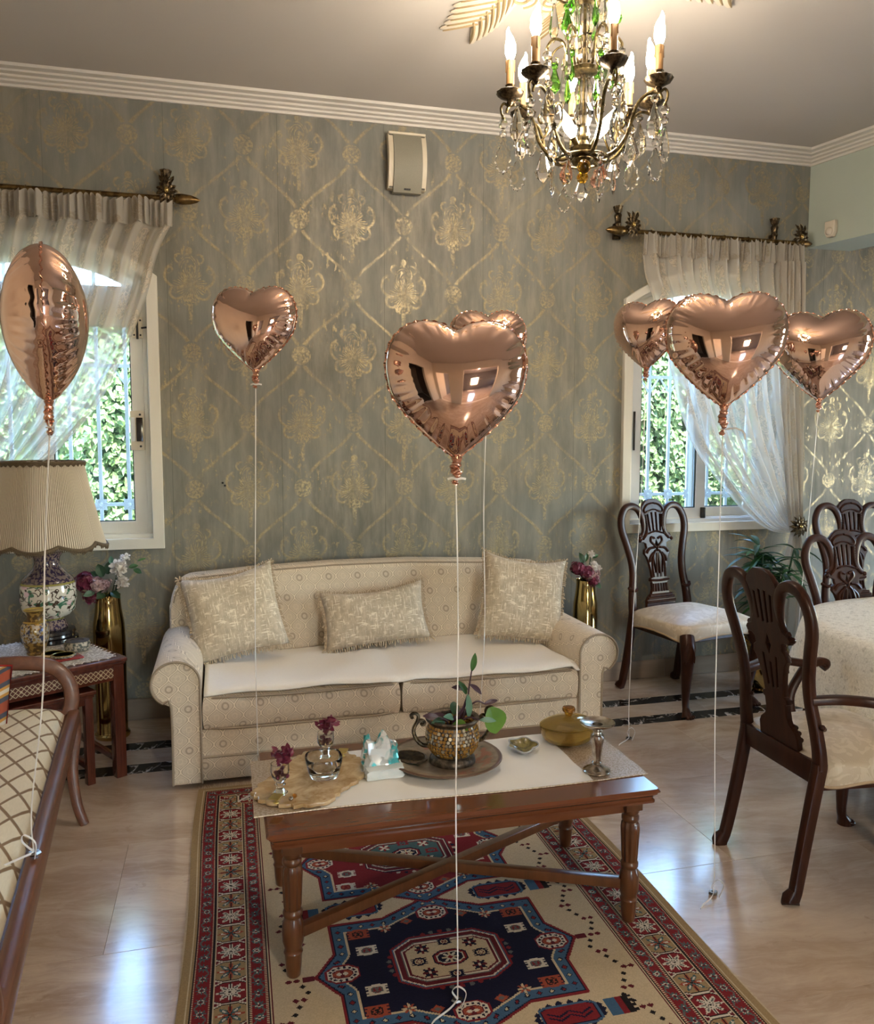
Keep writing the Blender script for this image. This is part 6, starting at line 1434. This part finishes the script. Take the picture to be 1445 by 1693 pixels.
def balloon(label, top, width, floor_pt, rz, seed, thick=.29, roll=0., bow=True, group='rose gold heart balloons', zf=0., stray=None, tail=1.):
    fx, fy = floor_pt; t = thing('heart_balloon', label, 'balloon', (fx, fy, zf), 0, group)
    r = random.Random(seed); n = 192; hx_, hy_ = heart_outline(n); wd = width; bx, by, bz = top[0] - fx, top[1] - fy, top[2] - zf - float(hy_.max()) * width
    R = Matrix.Translation((bx, by, bz)) @ Euler((0, roll, rz)).to_matrix().to_4x4()
    crs = []; p_ = 0.
    while p_ < 1: crs.append((p_, r.uniform(.35, 1.0), r.uniform(.006, .011))); p_ += r.uniform(.020, .042)
    def cre(f): 
        v = 0
        for a, s_, w_ in crs:
            d = (f - a + .5) % 1 - .5; v = max(v, s_ * math.exp(-(d / w_) ** 2))
        return v
    C = [cre(i / n) for i in range(n)]; nr = 26; mb = MB(); sm_ = lambda a, b, q: (lambda k: k * k * (3 - 2 * k))(min(1, max(0, (q - a) / (b - a))))
    vs, fs = [], []; SS = [math.sin(PI / 2 * k / nr) for k in range(nr + 1)]
    HH = [np.clip(hsample(hx_ * q, hy_ * q), 0, 1) for q in SS]
    HH = [h ** .5 for h in HH]; edge = [np.sqrt(max(0, 1 - q ** 2)) for q in SS]
    for sgn in (-1, 1):
        o = len(vs); vs.append((0, sgn * thick * wd * HH[0][0], 0))
        for k in range(1, nr + 1):
            s_ = math.sin(PI / 2 * k / nr)
            for i in range(n):
                X_, Z_ = hx_[i] * s_, hy_[i] * s_; h = thick * (HH[k][i] if s_ < .93 else min(HH[k][i], 1) * .5 + .5 * edge[k] * .9 if k < nr else 0)
                h *= 1 - .15 * sm_(.62, .98, s_) * C[i] - .012 * sm_(.6, .85, s_) * math.sin(i / n * 2 * PI * 64)
                h *= 1 - .10 * math.exp(-(X_ / .022) ** 2) * sm_(.27, .36, Z_)
                vs.append((X_ * wd, sgn * h * wd, Z_ * wd))
        for i in range(n):
            q = (o, o + 1 + i, o + 1 + (i + 1) % n); fs.append(q if sgn > 0 else q[::-1])
            for k in range(nr - 1):
                a, b = o + 1 + k * n, o + 1 + (k + 1) * n; q = (a + i, b + i, b + (i + 1) % n, a + (i + 1) % n); fs.append(q if sgn > 0 else q[::-1])
    mb.add(vs, fs, R); env = mb.obj('envelope', M['foil'], t, angle=0, weld=True)
    vs, fs = [], []
    for i in range(n):
        k = 1.022 + .010 * math.cos(i / n * 2 * PI * 44 + 2 * math.sin(i * .11)); e_ = .0035 * math.sin(i / n * 2 * PI * 44)
        vs += [(hx_[i] * .99 * wd, .001, hy_[i] * .99 * wd), (hx_[i] * k * wd, e_ + .0008, hy_[i] * k * wd), (hx_[i] * k * wd, e_ - .0008, hy_[i] * k * wd), (hx_[i] * .99 * wd, -.001, hy_[i] * .99 * wd)]
    for i in range(n):
        j = (i + 1) % n; fs += [(4 * i + a, 4 * j + a, 4 * j + a + 1, 4 * i + a + 1) for a in range(3)]
    MB().add(vs, fs, R).obj('seam', M['foild'], env)
    zt = hy_.min() * wd; tl = []
    L_ = .064 * tail
    P = spline([(0, 0, zt + .016), (.002, 0, zt - .01), (-.003, .002, zt - .4 * L_), (.003, 0, zt - .62 * L_), (0, 0, zt - .80 * L_), (-.004, 0, zt - L_)], 6); nP = len(P)
    MB().tube(P, [float(np.interp(i / (nP - 1), [0, .2, .45, .62, .72, .80, .92, 1], [.013, .0115, .0125, .0115, .0062, .0035, .0095, .006])) * (1 + .18 * math.sin(i * 1.9)) for i in range(nP)], 9, mat=R, flat=(1, .75)).obj('tail', M['foild'], t)
    kn = R @ Vector((0, 0, zt - .80 * L_)); mb = MB(); mid = kn * .5; S_ = spline([tuple(kn), tuple(Vector((bx * .75 + r.uniform(-.006, .006), by * .75, kn.z * .72))), tuple(Vector((bx * .4 + r.uniform(-.012, .012), by * .4, kn.z * .40))), (r.uniform(-.004, .004), 0, kn.z * .12), (0, 0, .012)], 8)
    mb.tube(S_, 1., 6, flat=(.0018, .0009), twist=.22)
    mb.obj('ribbon', M['ribbon'], t)
    mb = MB(); vr = Matrix.Rotation(rz, 4, 'Z').to_3x3(); d1 = vr @ Vector((1, 0, 0))
    if bow: mb.tube(spline([tuple(kn - d1 * .020), tuple(kn - d1 * .010 + Vector((0, -.006, .003))), tuple(kn + Vector((0, -.008, 0))), tuple(kn + d1 * .012 + Vector((0, -.006, .002))), tuple(kn + d1 * .024)], 5), 1., 6, flat=(.0030, .0010))
    else: mb.tube([tuple(kn + Vector((.007 * math.cos(a), .007 * math.sin(a), .002 * a / 6))) for a in [i * .5 for i in range(13)]], .0018, 6)
    if stray: mb.tube(spline([tuple(kn)] + [tuple(kn + d1 * q[0] + Vector((0, -.01, q[1]))) for q in stray], 6), 1., 6, flat=(.0030, .0010))
    mb.obj('ribbon_knot', M['ribbon'], t)
    mb = MB(); mb.tube([(.011 * math.cos(a), .004 + .008 * math.sin(a), .0065) for a in [2 * PI * k / 6 for k in range(6)]], .0055, 6, closed=True); mb.obj('weight', M['clip'], t)
    mb = MB(); mb.tube(spline([(0, 0, .012), (-.02, -.02, .05), (-.010, -.04, .075), (.012, -.035, .05), (.006, -.02, .004)], 6), 1., 6, flat=(.0024, .001)); mb.tube(spline([(0, 0, .010), (-.03, -.03, .012), (-.07, -.045, .003), (-.085, -.06, .002)], 6), 1., 6, flat=(.0028, .001)); mb.obj('ribbon_end', M['ribbon'], t)
    return t
d2 = math.radians
balloon('large rose gold heart balloon in the centre in front of the sofa', (.546, 1.90, 1.731), .338, (.550, 1.888), d2(-13), 3, zf=.0095)
balloon('rose gold heart balloon at the left near the left window', (.128, 3.25, 2.030), .330, (.112, 3.285), d2(-20), 4, zf=.0095)
balloon('rose gold heart balloon mostly hidden behind the large centre heart', (1.085, 3.30, 1.985), .322, (1.035, 3.235), d2(-16), 5, zf=.0095)
balloon('rose gold heart balloon leftmost of the three at the right window', (1.908, 3.45, 2.085), .322, (1.872, 3.468), d2(-52), 6, bow=False, tail=.8)
balloon('large rose gold heart balloon in the middle of the three at the right window', (1.482, 2.20, 1.888), .352, (1.484, 2.174), d2(-27), 7, bow=False, tail=1.35, stray=[(.03, .004), (.055, -.008), (.06, -.03)])
balloon('rose gold heart balloon at the far right beside the curtain', (2.835, 3.42, 2.070), .445, (2.80, 3.47), d2(-42), 8, bow=False, tail=.9)
balloon('rose gold heart balloon turned edge on above the table lamp at far left', (-.366, 1.95, 1.852), .330, (-.466, 2.08), d2(99), 9, thick=.265, zf=.441, bow=False, stray=[(.0, .012), (.0, .03)], tail=1.15)

# ------------------------------------------------------------------ chandelier
CH = 2.42
ch = thing('chandelier', 'bronze and crystal chandelier with lit candle bulbs and coloured drops', 'chandelier', (CHX, CHY, 0))
MB().lathe([(0, 2.375), (.012, 2.380), (.020, 2.395), (.034, 2.402), (.040, 2.415), (.030, 2.428), (.044, 2.440), (.046, 2.455), (.028, 2.462), (.018, 2.480), (.014, 2.50), (0, 2.50)], 24).obj('hub', M['bronze'], ch)
MB().lathe([(0, 2.47), (.018, 2.475), (.026, 2.50), (.020, 2.525), (.030, 2.55), (.034, 2.575), (.024, 2.60), (.030, 2.625), (.034, 2.65), (.022, 2.68), (.026, 2.70), (0, 2.705)], 16, flute=(8, .04)).obj('glass_column', M['crystal'], ch, smooth=False)
MB().lathe([(.018, 2.700), (.046, 2.706), (.052, 2.716), (.040, 2.724), (.020, 2.732)], 24).obj('collar', M['bronze'], ch)
MB().lathe([(0, 2.73), (.018, 2.733), (.026, 2.76), (.020, 2.785), (.028, 2.80), (.022, 2.825), (.034, 2.855), (.037, 2.885), (.026, 2.915), (.022, 2.93), (0, 2.93)], 16, flute=(8, .04)).obj('glass_column', M['crystal'], ch, smooth=False)
MB().tube([(0, 0, 2.40), (0, 0, CZ - .025)], .006, 8).obj('stem', M['bronze'], ch)
MB().lathe([(.02, 2.925), (.052, 2.935), (.060, 2.948), (.050, 2.956), (.024, 2.966), (.018, 2.99), (.03, 3.01), (.018, 3.03), (.010, 3.06), (.012, CZ - .05), (.05, CZ - .042), (.052, CZ - .03), (0, CZ - .03)], 24).obj('crown', M['bronze'], ch)
def spear(mb, x, y, z, l, w_, fl=.55, rot=0.):
    R = TR(x, y, z, rot); P = [(.25, -.02), (1, -.62), (.75, -.80), (.0, -1)]
    return mb.lathe([(0.0001, -l)] + [(w_ * k, l * zz) for k, zz in P[-2:-4:-1]] + [(w_ * .25, 0)], 6, mat=R @ Matrix.Diagonal((1, fl, 1, 1)))
def scallop(mb, x, y, z, l, rot):
    n = 26; ol = []
    for i in range(n):
        a = -PI / 2 + 2 * PI * i / n; q = 1 + .08 * math.cos(i * PI * .999) * (math.sin(a) < .6); rz_ = .60 * l * .5; ol.append((rz_ * .80 * math.cos(a) * q * (1 - .55 * max(0, math.sin(a)) ** 1.2), -l * .62 + .40 * l * math.sin(a) * q * (1.35 if math.sin(a) > 0 else 1)))
    return mb.plate([ol], .009, .003, mat=TR(x, y, z, rot))
def bead(mb, x, y, z, r_): return mb.ball((x, y, z), (r_, r_, r_), 8, 5)
def pend(parent, x, y, z, kind, rot=0., K=1.62):
    mb = MB(); mt = 'crystal'; rot = rot if kind in ('spear', 'green') else math.sin(x * 91 + y * 57) * .6; x0_, y0_, z0_ = x, y, z; x = y = z = 0.
    if kind == 'scallop': bead(mb, x, y, z - .010, .0105); bead(mb, x, y, z - .030, .0085); scallop(mb, x, y, z - .036, .075, rot)
    elif kind == 'drop': bead(mb, x, y, z - .008, .009); mb.lathe([(0, -.075), (.010, -.068), (.016, -.052), (.014, -.035), (.006, -.012), (.002, 0)], 8, mat=TR(x, y, z - .016, rot) @ Matrix.Diagonal((1, .6, 1, 1)))
    elif kind == 'spear': bead(mb, x, y, z - .006, .0075); spear(mb, x, y, z - .013, .080, .011, .6, rot)
    elif kind == 'plaque': bead(mb, x, y, z - .007, .009); spear(mb, x, y, z - .015, .065, .019, .4, rot)
    elif kind == 'green': bead(mb, x, y, z - .007, .008); spear(mb, x, y, z - .014, .052, .013, .5, rot); mt = 'cgreen'
    elif kind == 'amber': mb.ball((x, y, z - .018), .0185, 14, 9); mt = 'camber'
    elif kind == 'pear': mb.lathe([(0, -.050), (.009, -.048), (.0165, -.036), (.015, -.024), (.008, -.012), (.0075, -.004), (.003, 0)], 14, mat=TR(x, y, z)); mt = 'crose'
    mb.v = [(v[0] * K + x0_, v[1] * K + y0_, v[2] * K + z0_) for v in mb.v]
    o = mb.obj('crystal_drop', M[mt], parent, smooth=kind in ('amber', 'pear')); return o
TB = [0, 42, 94, 152, 193, 236, 285, 334]
for k, deg in enumerate(TB):
    a = -math.radians(deg); ca_, sa_ = math.cos(a), math.sin(a); f_ = lambda r_, z: (r_ * ca_, r_ * sa_, z)
    P = spline([(.034, 2.435), (.075, 2.418), (.120, 2.435), (.155, 2.480), (.170, 2.530), (.190, 2.575), (.225, 2.598), (.258, 2.592), (.268, 2.572)], 6)
    arm = MB().tube([f_(*p) for p in P], [.0078 - .003 * i / len(P) for i in range(len(P))], 8).obj('arm', M['bronze'], ch)
    mb = MB(); mb.tube([f_(*p) for p in spline([(.150, 2.475), (.120, 2.515), (.118, 2.555), (.140, 2.570), (.156, 2.555), (.148, 2.538), (.138, 2.545)], 5)], .0042, 7); mb.tube([f_(*p) for p in spline([(.262, 2.594), (.276, 2.602), (.286, 2.588), (.284, 2.568), (.278, 2.555)], 5)], .0045, 7); mb.ball(f_(.278, 2.552), .0075, 8, 5); mb.obj('scroll', M['bronze'], arm)['kind'] = 'stuff'
    R0 = TR(*f_(.255, 0), 0, 0)
    MB().lathe([(.006, 2.594), (.012, 2.604), (.010, 2.612), (.024, 2.618), (.042, 2.628), (.0475, 2.638), (.0455, 2.640), (.030, 2.634), (.014, 2.632), (.012, 2.640), (.018, 2.648), (.013, 2.656), (.017, 2.662), (.0, 2.664)], 24, mat=R0, flute=(12, .035)).obj('drip_pan', M['bronzed'], arm)
    c_ = MB(); c_.lathe([(.0135, 2.660), (.0135, 2.742), (.011, 2.746), (0, 2.746)], 14, mat=R0)
    for q in range(4): b_ = q * 1.7 + k; c_.tube([(f_(.255, 0)[0] + .0135 * math.cos(b_), f_(.255, 0)[1] + .0135 * math.sin(b_), z) for z in (2.743, 2.725, 2.715 - .01 * (q % 2))], [.003, .0025, .0035], 6)
    c_.obj('candle_sleeve', M['candle'], arm)
    lean = .006 * (1 if k % 2 else -1)
    fp = [(0, 0, 2.745), (0, 0, 2.755), (0, 0, 2.775), (0, 0, 2.798), (lean * .6, 0, 2.820), (lean * 1.5, 0, 2.838), (lean * 1.2, 0, 2.852)]
    MB().tube([(f_(.255, 0)[0] + p[0], f_(.255, 0)[1] + p[1], p[2]) for p in spline(fp, 4)], [float(np.interp(i / 24, [0, .12, .3, .5, .7, .88, 1], [.008, .012, .0185, .0175, .010, .0045, .001])) for i in range(25)], 12).obj('bulb', M['bulb'], arm, angle=0)
    pend(arm, *f_(.278, 2.550), 'scallop', a + PI / 2 + (.3 if k % 2 else -.2)); b1, b2 = a + .16, a - .16
    pend(arm, .238 * math.cos(b1), .238 * math.sin(b1), 2.605, 'drop', a)
    if k % 2: pend(arm, *f_(.165, 2.500), 'plaque', a + .8)
# small bulbs inside the basket
for k in range(3):
    a = -math.radians(40 + 120 * k); d = Vector((math.cos(a) * .75, math.sin(a) * .75, 1)).normalized(); b = Vector((.040 * math.cos(a), .040 * math.sin(a), 2.475)); P = spline([tuple(b + d * q) for q in (0, .02, .045, .07, .095, .115)], 4)
    o = MB().tube([tuple(b - d * .02), tuple(b + d * .012)], [.010, .012], 10).obj('inner_socket', M['bronze'], ch); MB().tube([tuple(Vector(p) + d * .01) for p in P], [float(np.interp(i / 20, [0, .12, .3, .5, .7, .88, 1], [.008, .012, .0185, .0175, .010, .0045, .001])) for i in range(21)], 12).obj('bulb', M['bulb'], o, angle=0)
# upper scrolls with green and clear drops
for k in range(6):
    a = -math.radians(20 + 60 * k); f_ = lambda r_, z: (r_ * math.cos(a), r_ * math.sin(a), z)
    o = MB().tube([f_(*p) for p in spline([(.040, 2.715), (.056, 2.735), (.060, 2.775), (.075, 2.812), (.105, 2.822), (.125, 2.800), (.126, 2.785)], 6)], .0052, 8).obj('upper_scroll', M['bronze'], ch)
    mb = MB(); mb.tube([f_(*p) for p in spline([(.070, 2.800), (.095, 2.788), (.112, 2.765), (.110, 2.745), (.094, 2.742), (.090, 2.755), (.098, 2.760)], 5)], .0036, 7); mb.obj('scroll_tip', M['bronze'], o)
    pend(o, *f_(.127, 2.785), 'scallop' if k % 2 else 'spear', a + 1.2); pend(o, *f_(.100, 2.745), 'green', a)
    o = MB().tube([f_(*p) for p in spline([(.030, 2.95), (.07, 2.94), (.105, 2.965), (.115, 2.99), (.10, 3.0)], 5)], .0045, 7).obj('crown_scroll', M['bronze'], ch); pend(o, *f_(.105, 2.958), 'green' if k % 2 == 0 else 'spear', a); pend(o, *f_(.062, 2.938), 'spear' if k % 2 == 0 else 'green', a)
# drops round the bottom
kinds = ['spear', 'pear', 'plaque', 'amber', 'scallop', 'spear', 'pear', 'plaque', 'amber', 'scallop', 'pear', 'spear']
for k in range(12):
    a = 2 * PI * (k + .3) / 12; r_ = .105 if k % 2 else .070; z = 2.412 if k % 2 else 2.395
    pend(ch, r_ * math.cos(a), r_ * math.sin(a), z, kinds[k], a + 1.0, 1.28)
mb = MB(); mb.tube([(.088 * math.cos(a), .088 * math.sin(a), 2.418) for a in [2 * PI * k / 40 for k in range(40)]], .0045, 6, closed=True); mb.obj('drop_ring', M['bronze'], ch)
pend(ch, 0, 0, 2.378, 'amber', 0, 1.1)
